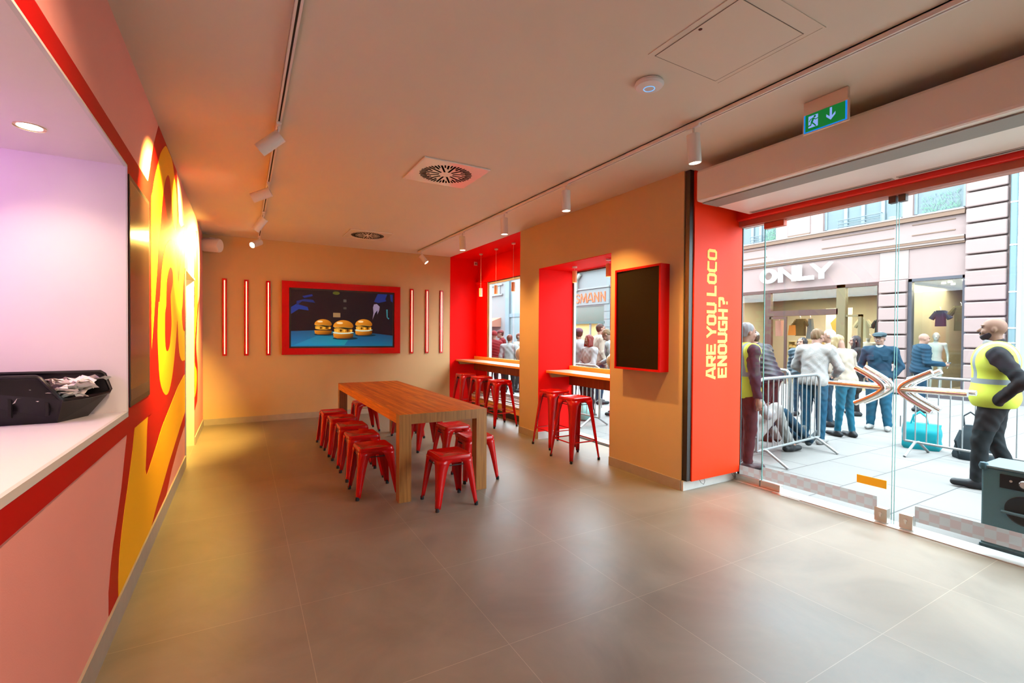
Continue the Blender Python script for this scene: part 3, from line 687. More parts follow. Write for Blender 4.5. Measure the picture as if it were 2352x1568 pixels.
it = [(rect(0, 0, 1, 1), DK),
      ([(0, 0), (1, 0), (1, 0.20), (0.8, 0.24), (0.5, 0.26), (0.25, 0.29), (0, 0.27)], [(0.0, 0.16, 0.34), (0.0, 0.11, 0.19), (0.0, 0.05, 0.12), (0, 0.05, 0.11), (0, 0.10, 0.15), (0, 0.08, 0.16), (0.0, 0.07, 0.18)]),
      ([(0.02, 0.02), (0.5, 0.02), (0.55, 0.15), (0.25, 0.2)], [(0.0, 0.22, 0.42), (0, 0.26, 0.32), (0.0, 0.20, 0.24), (0.0, 0.16, 0.26)]),
      ([(0, 0.57), (0.07, 0.66), (0.16, 0.64), (0.15, 0.70), (0.05, 0.75), (0, 0.69)], (0.0, 0.03, 0.20)), ([(0.05, 0.72), (0.1, 0.8), (0.22, 0.78), (0.2, 0.83), (0.12, 0.84), (0.05, 0.80)], (0.0, 0.018, 0.12)), ([(0.12, 0.86), (0.2, 0.9), (0.19, 0.93), (0.1, 0.89)], (0, 0.02, 0.16)),
      ([(0.8, 0.84), (0.84, 0.99), (0.94, 0.99), (0.92, 0.90), (0.93, 0.86), (0.85, 0.82)], (0.0, 0.022, 0.14)), ([(0.97, 0.99), (0.98, 0.86), (1, 0.84), (1, 0.99)], (0, 0.02, 0.12)),
      ([(0.79, 0.73), (0.80, 0.79), (0.83, 0.80), (0.86, 0.75), (0.855, 0.68), (0.835, 0.60), (0.835, 0.68), (0.81, 0.62), (0.785, 0.50), (0.795, 0.63)], (0.26, 0.19, 0.28)),
      (rect(0.39, 0.53, 0.46, 0.61), (0.30, 0.17, 0.07)), (ell(0.42, 0.97, 0.035, 0.03, 14), (0.07, 0.08, 0.01)), (rect(0.49, 0.81, 0.52, 0.86), (0.07, 0.07, 0.06)), (rect(0.49, 0.68, 0.52, 0.72), (0.05, 0.05, 0.04)),
      ([(0.93, 0.70), (0.945, 0.70), (0.945, 0.55), (0.965, 0.53), (0.955, 0.51), (0.935, 0.55)], (0.02, 0.2, 0.24))]
def burger(cx, by, w, h, sauce):
    O1 = (0.80, 0.26, 0.015); O2 = (0.20, 0.045, 0.0)
    b = []
    b.append((ell(cx+w*0.1, by, w*0.62, h*0.08, 20), (0, 0.02, 0.03)))
    b.append(([(cx-w*.5, by+h*.26), (cx-w*.47, by+h*.06), (cx-w*.3, by), (cx+w*.3, by), (cx+w*.48, by+h*.07), (cx+w*.5, by+h*.26)], [O1, (.6, .18, .01), (.5, .12, .0), (0.05, .012, 0), (0.05, .012, 0), (.20, .05, 0)]))
    if sauce: b.append(([(cx-w*.53, by+h*.33), (cx-w*.45, by+h*.26), (cx-w*.1, by+h*.23), (cx+w*.3, by+h*.26), (cx+w*.53, by+h*.33), (cx+w*.4, by+h*.37), (cx-w*.4, by+h*.37)], (0.62, 0.68, 0.50)))
    b.append(([(cx-w*.44, by+h*.36), (cx-w*.2, by+h*.31), (cx+w*.2, by+h*.31), (cx+w*.44, by+h*.36), (cx+w*.46, by+h*.5), (cx+w*.2, by+h*.62), (cx-w*.2, by+h*.6), (cx-w*.46, by+h*.52)], [(.9, .4, .03), (.6, .18, .01), (.8, .3, .02), (.3, .08, 0), (.2, .05, 0), (.8, .3, .02), (.3, .08, 0), (.8, .36, .04)]))
    for k in range(5):
        xx = cx-w*.36+k*w*.17; b.append(([(xx, by+h*.40), (xx+w*.08, by+h*.34), (xx+w*.13, by+h*.46), (xx+w*.04, by+h*.50)], (0.10, 0.02, 0.0) if k % 2 else (0.95, 0.42, 0.04)))
    b.append(([(cx-w*.34, by+h*.60), (cx+w*.2, by+h*.48), (cx+w*.44, by+h*.54), (cx+w*.46, by+h*.63), (cx-w*.4, by+h*.66)], (0.006, 0.01, 0.004)))
    top = [(cx+w*.5*math.cos(R(a)), by+h*.64+h*.36*math.sin(R(a))) for a in range(0, 181, 15)] + [(cx-w*.42, by+h*.58), (cx, by+h*.60), (cx+w*.42, by+h*.56)]
    cs = [tuple((O2[k]+(O1[k]-O2[k])*min(1, max(0, (0.2+j/11))) ) for k in range(3)) for j in range(13)] + [(.8, .5, .12), (.5, .25, .04), (.3, .1, .01)]
    b.append((top, cs))
    b.append((ell(cx-w*.18, by+h*.84, w*.16, h*.06, 16), (0.95, 0.62, 0.30)))
    return b
it += burger(0.295, 0.215, 0.165, 0.275, False) + burger(0.695, 0.205, 0.175, 0.30, True) + burger(0.49, 0.145, 0.20, 0.335, True)
picture('picture', it, lambda a, b, t_: (px0+a*pw, YF+0.0218-t_, pz0+b*ph), tv, 0.00012)

# ================================================================== LEFT WALL SCREEN, BIN
t = empty('menu_screen', (XL, 3.74, 1.1), 'tall dark glossy screen on the lettered wall beside the serving hatch', 'screen')
P(box('casing', BLACK, XL+0.0052, XL+0.012, 3.415, 4.075, 1.09, 2.42, bevel=0.004), t)
P(box('display', mat('dark_display', (0.03, 0.015, 0.015), 0.2, coat=0.15), XL+0.012, XL+0.0128, 3.43, 4.045, 1.125, 2.39), t)
P(box('lower_strip', mat('bezel_strip', (0.05, 0.04, 0.035), 0.3), XL+0.0128, XL+0.0134, 3.43, 4.045, 1.125, 1.19), t)
def bin_():
    t = empty('storage_bin', (-1.0, 3.22, 1.07), 'black open-front storage bin on the white hatch counter', 'storage bin')
    y0, y1 = 3.08, 3.345; xr = -0.66; xl = -1.45; zb = 1.072; zt = 1.305
    def ring(x0, x1, ya, yb, z): return [(x0, ya, z), (x1, ya, z), (x1, yb, z), (x0, yb, z)]
    m = MB()
    # tapered shell with a cut-down front
    out = [(xl+.03, y0+.06, zb), (-.80, y0+.06, zb), (-.725, y1-.02, zb), (xl+.03, y1-.02, zb),
           (xl, y0, zt), (-.845, y0, zt), (-.765, y0, zb+.115), (-.635, y1, zb+.125), (-.665, y1, zt), (xl, y1, zt)]
    m.add(out, [(0, 1, 2, 3), (0, 4, 5, 6, 1), (1, 6, 7, 2), (2, 7, 8, 9, 3), (3, 9, 4, 0)])
    o = m.build('tub', mat('bin_black', (0.005, 0.004, 0.005), 0.3, spec=0.35)); P(o, t)
    s = o.modifiers.new('solid', 'SOLIDIFY'); s.thickness = 0.004; s.offset = 0
    m = MB(); m.tube([(xl, y0, zt), (-.86, y0, zt), (-.845, y0, zt-.008), (-.775, y0, zb+.125), (-.765, y0+.01, zb+.113), (-.70, (y0+y1)/2, zb+.113), (-.64, y1-.012, zb+.12), (-.634, y1, zb+.135), (-.660, y1, zt-.012), (-.675, y1, zt), (xl, y1, zt)], 0.0095, 8)
    P(m.build('rim', mat('bin_black', (0, 0, 0)), smooth=True), t)
    for k in range(5): P(box('rib', mat('bin_black', (0, 0, 0)), xl+.10+.13*k, xl+.112+.13*k, y0+.010, y0+.03, zb+.04, zt-.02), t)
    # crumpled paper wraps
    random.seed(3); m = MB()
    for k in range(70):
        v_ = random.random(); c = Vector((-.735+.10*v_-random.random()*.22, y0+.03+v_*(y1-y0-.06), zb+.125+random.random()*.085))
        a, b = random.random()*6, (random.random()-.5)*1.0
        u = Vector((math.cos(a), math.sin(a), b)).normalized(); w = u.cross(Vector((random.random()-.5, random.random()-.5, 1))).normalized()
        nn = u.cross(w); s_ = .035+random.random()*.02
        g = [[c+u*(i-1.5)*s_*.62+w*(j-1.5)*s_*.5+nn*(random.random()-.5)*.022 for j in range(4)] for i in range(4)]
        m.add([p for r_ in g for p in r_], [(i*4+j, i*4+j+1, i*4+j+5, i*4+j+4) for i in range(3) for j in range(3)])
    o = m.build('paper_napkins', mat('crumpled_paper', (0.88, 0.82, 0.74), 0.8)); 
    tag(o, 'pile of crumpled white paper wraps heaped in the black bin', 'paper', kind='stuff')
bin_()
m = MB(); m.lathe([(0.056, -0.004), (0.056, 0.0), (0.044, 0.0), (0.044, -0.002)], n=32, cap=False)
dlg = tag(m.build('recessed_downlight', mat('brass_ring', (0.75, 0.6, 0.38), 0.35, metal=0.6), smooth=True), 'round recessed downlight glowing in the white hatch soffit', 'downlight')
dlg.location = (-0.845, 2.975, 2.455)
m = MB(); m.lathe([(0.0, -0.0015), (0.044, -0.0015)], n=28); m.build('lens', mat('downlight_lens', (1, 1, 1), 0.4, emit=(1, 0.88, 0.7), es=9), dlg)
spot('hatch_downlight_beam', (-0.845, 2.975, 2.445), (-0.845, 2.975, 0), 28, (1.0, 0.80, 0.62), 130, 0.8)
spot('hatch_downlight_beam', (-1.0, 1.6, 2.445), (-1.0, 1.6, 0), 22, (1.0, 0.74, 0.66), 140, 0.8)
area('kitchen_violet_light', (-1.9, 2.3, 2.1), (R(90), 0, 0), 0.3, 0.3, 14, (0.60, 0.22, 1.0))
point('passage_light', (-1.4, 7.0, 2.0), 7, (1.0, 0.80, 0.50), 0.1)

# ================================================================== BLACK SCREEN ON THE RIGHT WALL
t = empty('info_screen', (3.75, 3.84, 1.15), 'switched-off black portrait screen in a red box frame on the beige wall', 'screen')
x0, ya, yb, z0, z1 = 3.625, 3.37, 4.035, 1.155, 2.25
m = MB(); m.box(x0, 3.752, ya, ya+.022, z0, z1); m.box(x0, 3.752, yb-.022, yb, z0, z1); m.box(x0, 3.752, ya+.022, yb-.022, z0, z0+.022); m.box(x0, 3.752, ya+.022, yb-.022, z1-.022, z1)
P(m.build('frame', RED), t)
P(box('display', mat('black_display', (0.008, 0.007, 0.004), 0.5, spec=0.05), x0+.018, 3.752, ya+.022, yb-.022, z0+.022, z1-.022), t)

# ================================================================== TABLE, STOOLS
def table():
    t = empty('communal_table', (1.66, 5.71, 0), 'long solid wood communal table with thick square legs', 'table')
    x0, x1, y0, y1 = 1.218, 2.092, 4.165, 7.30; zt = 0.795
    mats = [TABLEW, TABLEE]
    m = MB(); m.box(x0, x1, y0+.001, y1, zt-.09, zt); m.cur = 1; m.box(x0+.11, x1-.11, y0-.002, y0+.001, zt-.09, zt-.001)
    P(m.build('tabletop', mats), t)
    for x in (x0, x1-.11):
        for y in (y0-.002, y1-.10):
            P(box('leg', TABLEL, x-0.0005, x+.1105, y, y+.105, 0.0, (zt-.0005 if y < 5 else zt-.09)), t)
    return t
table()
def stool(name, H, hs, hf, label, cat, group, bar):
    t = empty(name, (0, 0, 0), label, cat, group)
    # seat: rounded square pan with a hand slot
    n = 6; rr = 0.035
    def sq(h, z, r):
        out = []
        for cx, cy, a0 in ((h-r, h-r, 0), (-h+r, h-r, 90), (-h+r, -h+r, 180), (h-r, -h+r, 270)):
            for k in range(n+1): a = R(a0+90*k/n); out.append((cx+r*math.cos(a), cy+r*math.sin(a), z))
        return out
    rings = [sq(hs+.006, H-.062, rr), sq(hs+.003, H-.02, rr), sq(hs, H-.006, rr), sq(hs-.008, H, rr-.006), sq(hs-.018, H-.001, rr-.012), sq(hs-.026, H-.006, rr-.016)]
    N = 4*(n+1); vs = [p for r_ in rings for p in r_]; fs = []
    for i in range(len(rings)-1):
        for k in range(N): fs.append((i*N+k, i*N+(k+1) % N, (i+1)*N+(k+1) % N, (i+1)*N+k))
    # top plate with slot hole: fan between inner ring and slot ellipse
    slot = []
    for k in range(N):
        a = math.atan2(rings[-1][k][1], rings[-1][k][0]); slot.append((0.045*math.cos(a), 0.009*math.sin(a), H-.008))
    o = len(vs); vs += slot
    for k in range(N): fs.append(((len(rings)-1)*N+k, (len(rings)-1)*N+(k+1) % N, o+(k+1) % N, o+k))
    s2 = [(x, y, H-.02) for x, y, z in slot]; o2 = len(vs); vs += s2
    for k in range(N): fs.append((o+k, o+(k+1) % N, o2+(k+1) % N, o2+k))
    m = MB(); m.add(vs, fs); b = m.build('seat', REDM, t, smooth=True)
    sd = b.modifiers.new('solid', 'SOLIDIFY'); sd.thickness = 0.003; sd.offset = -1
    zt = H-.035
    for sx, sy in ((1, 1), (1, -1), (-1, 1), (-1, -1)):
        m = MB(); rows = []
        steps = 12
        for i in range(steps+1):
            u = i/steps; z = zt-(zt-.022)*u
            c = hs+.0065 + (hf-hs-.0065)*max(0, (H-.062-z)/(H-.062))**1.05
            w = 0.030+0.052*(1-u)+0.040*math.exp(-u*(13 if bar else 10)); w = min(w, hs)
            if not bar: w += .006
            rd = 0.013+0.020*(1-u)**1.5
            row = []
            # outer L profile: along -x edge, rounded corner, along -y edge
            row += [(c-w, c), (c-rd-.002, c)]
            for k in range(1, 4): a = R(90-22.5*k); row.append((c-rd+rd*math.cos(a), c-rd+rd*math.sin(a)))
            row += [(c, c-rd-.002), (c, c-w)]
            rows.append([(sx*p[0], sy*p[1], z) for p in row])
        K = len(rows[0]); vs = [p for r_ in rows for p in r_]; fs = [(i*K+k, i*K+k+1, (i+1)*K+k+1, (i+1)*K+k) for i in range(steps) for k in range(K-1)]
        m.add(vs, fs); lg = m.build('leg', REDM, t, smooth=True)
        sd = lg.modifiers.new('solid', 'SOLIDIFY'); sd.thickness = 0.0035; sd.offset = 0
        c = hf-.012; m = MB(); m.lathe([(0.0, 0.0), (0.0155, 0.0), (0.017, 0.004), (0.016, 0.03), (0.012, 0.034)], (sx*c, sy*c, 0), 14)
        m.build('rubber_foot', RUBBER, lg, smooth=True)
    zb = H-.085; c = hs-.005; m = MB()
    for a, b_ in (((c, c), (-c, c)), ((-c, c), (-c, -c)), ((-c, -c), (c, -c)), ((c, -c), (c, c))): m.tube([(a[0], a[1], zb), (b_[0], b_[1], zb)], 0.005, 6)
    m.build('brace', BLK2, t)
    if bar:
        zb = 0.235; c = hs + (hf-hs)*((H-zb)/H)-.008; m = MB()
        for a, b_ in (((c, c), (-c, c)), ((-c, c), (-c, -c)), ((-c, -c), (c, -c)), ((c, -c), (c, c))): m.tube([(a[0], a[1], zb), (b_[0], b_[1], zb)], 0.008, 8)
        m.build('footrest', REDM, t, smooth=True)
    return t
st = stool('metal_stool', 0.46, 0.158, 0.198, 'low red metal stool on the left side of the table, nearest the camera', 'stool', 'low red stools around the table', False)
st.location = (1.09, 4.60, 0)
for x, y, rz, lab in ((1.11, 5.20, 0, 'low red metal stool, second from the camera in the left row'), (1.115, 5.77, 0, 'low red metal stool in the middle of the left row'), (1.105, 6.34, 0, 'low red metal stool, fourth from the camera in the left row'), (1.085, 6.88, 0, 'low red metal stool at the far end of the left row'),
                  (1.625, 3.99, 0.02, 'low red metal stool standing alone at the near end of the table'), (2.155, 4.57, -0.05, 'low red metal stool on the right side of the table, behind its near right leg'), (2.165, 5.20, 0, 'low red metal stool, second from the camera on the table right side'),
                  (2.13, 6.02, 0, 'low red metal stool mid-way along the right side, mostly hidden by the table'), (2.12, 6.82, 0, 'low red metal stool farthest along the right side, hidden under the table'), (1.665, 7.62, 0.02, 'low red metal stool at the far end of the table by the back wall')):
    copy_tree(st, loc=(x, y, 0), rz=rz, label=lab)
bs = stool('bar_stool', 0.765, 0.152, 0.222, 'tall red metal bar stool in front, at the near window counter', 'bar stool', 'tall red stools at the window counters', True)
bs.location = (3.58, 4.69, 0)
for x, y, lab in ((3.735, 5.36, 'tall red metal bar stool behind the first, at the near window counter'), (3.75, 6.98, 'tall red bar stool at the far counter, beside the beige pier'), (3.77, 7.72, 'tall red bar stool in the middle at the far counter'), (3.77, 8.42, 'tall red bar stool at the far counter, closest to the back wall')):
    copy_tree(bs, loc=(x, y, 0), label=lab)

# window counters
def counter(y0, y1, xb, label):
    t = empty('window_counter', (4.1, (y0+y1)/2, 1.0), label, 'counter', 'wooden counters in the niches')
    P(box('worktop', CTOP, 3.885, xb, y0+.002, y1-.002, 0.985, 1.003), t)
    P(box('front_edge', COAK, 3.882, 3.885, y0+.002, y1-.002, 0.970, 1.003), t)
    P(box('underside_board', COAK, 3.885, xb, y0+.002, y1-.002, 0.970, 0.985), t)
    P(box('back_strip', COAK, xb-.045, xb-.012, y0+.002, y1-.002, 1.003, 1.063), t)
    P(box('apron', CAPR, xb-.05, xb-.012, y0+.002, y1-.002, 0.775, 0.970), t)
    m = MB(); m.prism([(3.93, .969), (3.96, .90), (4.28, .90), (4.28, .969)], lambda a, b, u: (a, u, b), y1-.045, y1-.003)
    P(m.build('bracket', mat('bracket_wood', (0.36, 0.24, 0.10), 0.6)), t)
counter(4.252, 5.792, 4.352, 'wooden window counter in the nearer red niche')
counter(6.346, 9.193, 4.352, 'wooden window counter in the far red niche')
#EXTERIOR
# ================================================================== STREET
GZ = -0.05
TONE = 0.335
struct(box('street_ground', PAVE, 4.62, 40, -14, 60, -0.30, GZ))
PINK = mat('pink_sandstone', (0.44, 0.315, 0.295), 0.85, noise=0.06, nscale=2.5, bump=0.1, bscale=60)
PINKL = mat('pink_cornice', (0.45, 0.35, 0.32), 0.85)
TAN = mat('tan_ledge', (0.28, 0.17, 0.12), 0.8)
PALE = mat('pale_render', (0.32, 0.32, 0.32), 0.85, noise=0.03)
BLUEG = mat('blue_grey_frame', (0.34, 0.42, 0.48), 0.5)
BROWNF = mat('brown_shop_frame', (0.10, 0.05, 0.04), 0.4)
OLIVE = mat('bronze_shop_frame', (0.20, 0.16, 0.08), 0.4)
SHOPG = glass_mat('shop_glass', (0.92, 0.95, 0.93))
DARKG = mat('dark_window_glass', (0.16, 0.22, 0.24), 0.08, spec=0.8)
FX = 15.8
def B(m, x0, x1, y0, y1, z0, z1): return m.box(x0, x1, y0, y1, z0, z1)
bd = empty('shop_building', (FX, 8, GZ), 'pink sandstone shop building with rusticated pillars across the street', 'building')
m = MB()
B(m, FX, FX+.35, 3.9, 12.6, 3.12, 4.80); B(m, FX, FX+.35, 3.9, 12.6, 6.4, 8.4)
for a, b in ((3.9, 4.72), (5.80, 6.02), (8.08, 8.40), (9.2, 9.58), (10.95, 12.6)): B(m, FX, FX+.35, a, b, 4.80, 6.4)
B(m, FX, FX+.35, 8.40, 9.2, 4.80, 6.4)
B(m, FX, FX+.35, 10.95, 12.6, GZ, 3.12); B(m, FX, FX+.35, 5.86, 6.54, GZ, 3.12); B(m, FX, FX+.35, 3.9, 4.66, GZ, 3.12)
P(m.build('wall', PINK), bd)
m = MB(); B(m, FX-.10, FX, 4.70, 12.6, 4.66, 4.78); P(m.build('window_ledge', TAN), bd)
m = MB(); B(m, FX-.06, FX, 4.70, 12.6, 3.93, 4.00); B(m, FX-.11, FX, 4.70, 12.6, 4.03, 4.09); P(m.build('cornice', TAN), bd)
m = MB(); B(m, FX-.09, FX, 4.70, 12.6, 3.98, 4.04); B(m, FX-.12, FX, 4.70, 12.6, 4.09, 4.13); B(m, FX-.12, FX, 4.7, 12.6, 4.775, 4.81); P(m.build('cornice_lip', PINKL), bd)
m = MB()
for y0, y1 in ((4.90, 5.80), (6.21, 8.10), (9.9, 11.4)):
    for z in (4.29, 4.57): B(m, FX-.018, FX, y0, y1, z-.012, z+.012)
P(m.build('recess_moulding', TAN), bd)
m = MB(); B(m, FX-.02, FX, 5.86, 6.53, 3.13, 3.93); P(m.build('fascia_pier', PINKL), bd)
def rust(y0, y1, zs, nm):
    for a, b in zip(zs[:-1], zs[1:]):
        o = P(box(nm, PINK, FX-.14, FX, y0, y1, a+.018, b-.018, bevel=0.028), bd)
rust(3.93, 4.67, [0.1+.388*k for k in range(16)], 'rusticated_block')
rust(5.87, 6.51, [GZ+.02, .41, .81, 1.21, 1.60, 1.99, 2.37, 2.75, 3.12], 'rusticated_block')
m = MB(); B(m, FX-.08, FX, 3.9, 6.55, GZ, 0.17); P(m.build('dark_plinth', mat('dark_plinth', (0.10, 0.09, 0.10), 0.6)), bd)
# panel between upper windows
m = MB(); B(m, FX-.03, FX, 8.46, 9.16, 4.86, 6.3); P(m.build('upper_panel', PINKL, bevel=0.02), bd)
m = MB(); B(m, FX-.05, FX, 8.46, 9.16, 4.81, 4.86); P(m.build('panel_sill', TAN), bd)
def upwin(y0, y1, mull, rail):
    f = MB()
    B(f, FX+.10, FX+.16, y0, y0+.07, 4.8, 6.4); B(f, FX+.10, FX+.16, y1-.07, y1, 4.8, 6.4); B(f, FX+.10, FX+.16, y0, y1, 4.8, 4.87)
    for k in mull: B(f, FX+.08, FX+.16, k-.045, k+.045, 4.8, 6.4)
    w = P(f.build('upper_window', BLUEG), bd)
    box('pane', DARKG, FX+.13, FX+.14, y0+.05, y1-.05, 4.85, 6.35, w)
    if rail:
        r_ = MB()
        for z in (4.86, 4.95, 5.06): r_.tube([(FX-.05, y0+.5, z), (FX-.05, y1-.45, z)], 0.014, 6)
        for y in (y0+.5, y1-.45): r_.tube([(FX-.05, y, 4.82), (FX-.05, y, 5.08), (FX+.05, y, 5.08)], 0.012, 6)
        r_.build('balcony_rail', mat('rail_blue', (0.24, 0.30, 0.34), 0.5), w)
upwin(6.02, 8.08, [7.48, 7.02, 6.52], True); upwin(4.72, 5.80, [], False); upwin(9.58, 10.95, [10.5, 10.2], True)
# plants in the upper windows
random.seed(11)
for y0, y1 in ((4.85, 5.65), (9.62, 10.0)):
    m = MB()
    for k in range(260):
        y = y0+random.random()*(y1-y0); z = 4.86+random.random()**1.6*.45; a = random.random()*6; d = Vector((0.02*math.cos(a), .06*math.cos(a), .05+.03*random.random()))
        c = Vector((FX+.06+random.random()*.03, y, z)); w = Vector((0, .006, 0)); m.add([c-w, c+w, c+d], [(0, 1, 2)])
    P(m.build('window_plant', mat('pale_green_leaf', (0.22, 0.46, 0.30), 0.7)), bd)
# ONLY lettering
sg = empty('shop_sign', (FX-.1, 8.9, 3.33), 'raised white letters ONLY on the pink shop fascia', 'sign')
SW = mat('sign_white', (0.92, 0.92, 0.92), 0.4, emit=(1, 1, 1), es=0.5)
y = 10.03
for ch, w, sp in (('O', .62, .03), ('N', .60, .03), ('L', .46, .0), ('Y', .54, 0)):
    m = MB(); yy = y
    fn = lambda a, b, t, yy=yy: (FX-.13-t, yy-a, 3.34+b)
    if ch == 'O':
        o1 = ell(w/2, .25, w/2, .25, 36); o2 = ell(w/2, .25, w/2-.165, .135, 36)
        for k in range(36):
            q = [o1[k], o1[(k+1) % 36], o2[(k+1) % 36], o2[k]]; m.add([fn(a, b, 0.0) for a, b in q]+[fn(a, b, .07) for a, b in q], [(0,1,2,3), (4,7,6,5), (0,4,5,1), (2,6,7,3)])
    else: 
        for i, pl in enumerate(GL[ch]):
            for j in range(len(pl)-1):
                qq = thick([(pl[j][0]*w, pl[j][1]*.5), (pl[j+1][0]*w, pl[j+1][1]*.5)], .135)[0]
                qq = [(a, min(max(b, 0), .5)) for a, b in qq]; m.prism(qq, fn, 0.0, .07+.0008*(i*3+j))
    P(m.build('letter', SW), sg); y -= w+sp
# shop front
SH = P(MB().box(0,0,0,0,0,0).build('tmp', BROWNF), bd); bpy.data.objects.remove(SH)
m = MB(); B(m, FX+.02, FX+.18, 9.75, 9.98, GZ, 3.12); B(m, FX+.02, FX+.18, 6.54, 6.60, GZ, 3.12); B(m, FX+.02, FX+.18, 10.90, 10.95, GZ, 3.12); B(m, FX, FX+.2, 6.54, 10.95, 3.02, 3.12); B(m, FX+.0, FX+.18, 7.62, 9.8, 2.22, 2.40)
m.build('x', BROWNF).name = 'shopfront_frame'; P(bpy.data.objects['shopfront_frame'], bd)
m = MB(); B(m, FX+.0, FX+.18, 7.42, 7.66, GZ, 3.12); B(m, FX+.03, FX+.16, 7.0, 7.08, GZ, 2.2); B(m, FX+.03, FX+.16, 7.0, 7.45, 2.14, 2.2); P(m.build('bronze_pillar', OLIVE), bd)
m = MB(); B(m, FX-.02, FX+.03, 9.17, 9.25, GZ, 2.2); B(m, FX-.02, FX+.03, 9.25, 9.76, 2.12, 2.2); B(m, FX-.02, FX+.03, 9.70, 9.76, GZ, 2.2); P(m.build('shop_door_frame', BROWNF), bd)
m = MB(); B(m, FX+.08, FX+.09, 6.60, 7.42, GZ, 3.02); B(m, FX+.08, FX+.09, 7.66, 9.75, 2.40, 3.02); B(m, FX+.08, FX+.09, 9.98, 10.9, GZ, 3.02); P(m.build('shopfront_glass', SHOPG), bd)
# side display window
f = MB()
for a in ((4.66, 4.74), (5.78, 5.86)): B(f, FX-.02, FX+.15, a[0], a[1], 0.10, 3.12)
B(f, FX-.02, FX+.15, 4.66, 5.86, 3.04, 3.12); B(f, FX-.02, FX+.15, 4.66, 5.86, 0.08, 0.16)
P(f.build('display_window_frame', mat('dark_grey_frame', (0.10, 0.10, 0.12), 0.4)), bd)
P(box('display_window_glass', SHOPG, FX+.05, FX+.06, 4.74, 5.78, 0.16, 3.04), bd)
# shop interior
CRW = mat('shop_cream', (0.66, 0.60, 0.46), 0.8); CRW2 = mat('shop_floor', (0.6, 0.52, 0.38), 0.6)
m = MB(); B(m, FX+4.5, FX+4.6, 3.9, 12.5, GZ, 3.12); B(m, FX+.2, FX+4.6, 3.9, 4.0, GZ, 3.12); B(m, FX+.2, FX+4.6, 12.4, 12.5, GZ, 3.12); B(m, FX+.36, FX+4.5, 4.0, 12.4, 3.12, 3.2); B(m, FX+.25, FX+4.5, 6.05, 6.2, GZ, 3.12)
P(m.build('shop_interior', CRW), bd)
P(box('shop_floor', CRW2, FX+.0, FX+4.5, 4.0, 12.4, GZ-.01, GZ+.01), bd)
for y, e in ((9.0, 1000), (5.2, 330)): area('shop_ceiling_light', (FX+1.8, y, 3.05), (0, 0, 0), 2.6, 1.6 if y < 6 else 5.0, e, (1.0, 0.84, 0.60))
m = MB()
for k, (x, y) in enumerate(((1.0, 5.0), (1.3, 5.4), (1.7, 5.1), (2.0, 5.55), (2.4, 4.9), (2.6, 5.3), (1.5, 5.6), (2.9, 5.5))): m.lathe([(0, 3.06), (.05, 3.06), (.05, 3.10)], (FX+x, y, 0), 12)
P(m.build('shop_downlights', mat('shop_spot', (1, 1, 1), .4, emit=(1, .9, .7), es=10)), bd)
# garments hanging in the shop
def garment(label, y, z0, z1, w0, w1, col, nm='hanging_garment', x=16.6, pts=None):
    m = MB(); n = 14; vs = []
    for i in range(7):
        u = i/6; z = z1+(z0-z1)*u; w = w0+(w1-w0)*u
        for k in range(n): a = 2*PI*k/n; vs.append((x+.07*math.sin(a)*(1+.25*math.cos(3*a+u)), y+w/2*math.cos(a)*(1+.05*math.sin(5*a)), z))
    m.add(vs, [(i*n+k, i*n+(k+1) % n, (i+1)*n+(k+1) % n, (i+1)*n+k) for i in range(6) for k in range(n)] + [tuple(range(n))])
    c = mat(label[:18].replace(' ', '_'), col, 0.85)
    if nm == 'hanging_shirt':
        for s in (-1, 1): m.tube([(x, y+s*w0*.40, z1-.04), (x, y+s*(w0*.5+.10), z1-.24)], [.06, .07], 8)
    o = m.build('cloth', c, smooth=True)
    t = empty(nm, (x, y, z1), label, 'clothing', 'clothes hanging in the shop'); P(o, t)
    h = MB(); h.tube([(x, y, z1), (x, y, z1+.06), (x, y+.02, z1+.10)], .006, 6); P(h.build('hanger_hook', STEEL), t)
garment('orange skirt hanging in the lit shop doorway', 9.42, 1.58, 1.93, .26, .36, (0.75, 0.22, 0.03), 'hanging_skirt')
garment('olive brown shirt with a pink print hanging in the shop doorway', 9.16, 1.56, 2.14, .34, .36, (0.13, 0.075, 0.02), 'hanging_shirt')
garment('long grey garment hanging right of the brown shirt in the shop', 8.83, 1.46, 2.14, .14, .30, (0.16, 0.17, 0.15), 'hanging_dress')
garment('pale pink garment hanging behind the open shop door', 9.90, 1.55, 2.10, .30, .26, (0.62, 0.30, 0.22), 'hanging_dress')
garment('cream top hanging in the shop window beside the pillar', 7.28, 1.5, 2.08, .26, .36, (0.80, 0.66, 0.40), 'hanging_shirt')
garment('black top hanging right of the cream one in the shop window', 6.86, 1.5, 2.06, .18, .26, (0.04, 0.045, 0.035), 'hanging_shirt')
garment('dark blue top hanging high in the display window', 5.62, 1.85, 2.3, .22, .26, (0.03, 0.05, 0.12), 'hanging_shirt', x=17.2)
garment('olive top hanging in the display window near the pillar', 5.12, 1.72, 2.4, .28, .3, (0.14, 0.12, 0.05), 'hanging_shirt', x=17.0)
t = empty('poster', (17.4, 8.35, 1.5), 'bright poster with an orange figure inside the shop', 'poster')
P(box('board', mat('poster_white', (.9, .84, .7), .6), 17.38, 17.42, 7.95, 8.75, 1.0, 2.5), t)
m = MB(); m.prism([(8.2, 1.6), (8.5, 1.7), (8.6, 2.0), (8.42, 2.2), (8.45, 2.35), (8.3, 2.38), (8.25, 2.2), (8.1, 2.0)], lambda a, b, u: (17.38-u, a, b), 0, .002); P(m.build('printed_figure', mat('poster_orange', (.85, .42, .08), .6)), t)
t = empty('clothes_rack', (16.9, 9.2, 0), 'low clothes shelf with folded orange items in the shop', 'shelf')
m = MB()
for z in (.9, 1.15, 1.35): B(m, 16.8, 17.2, 8.7, 9.7, z, z+.03)
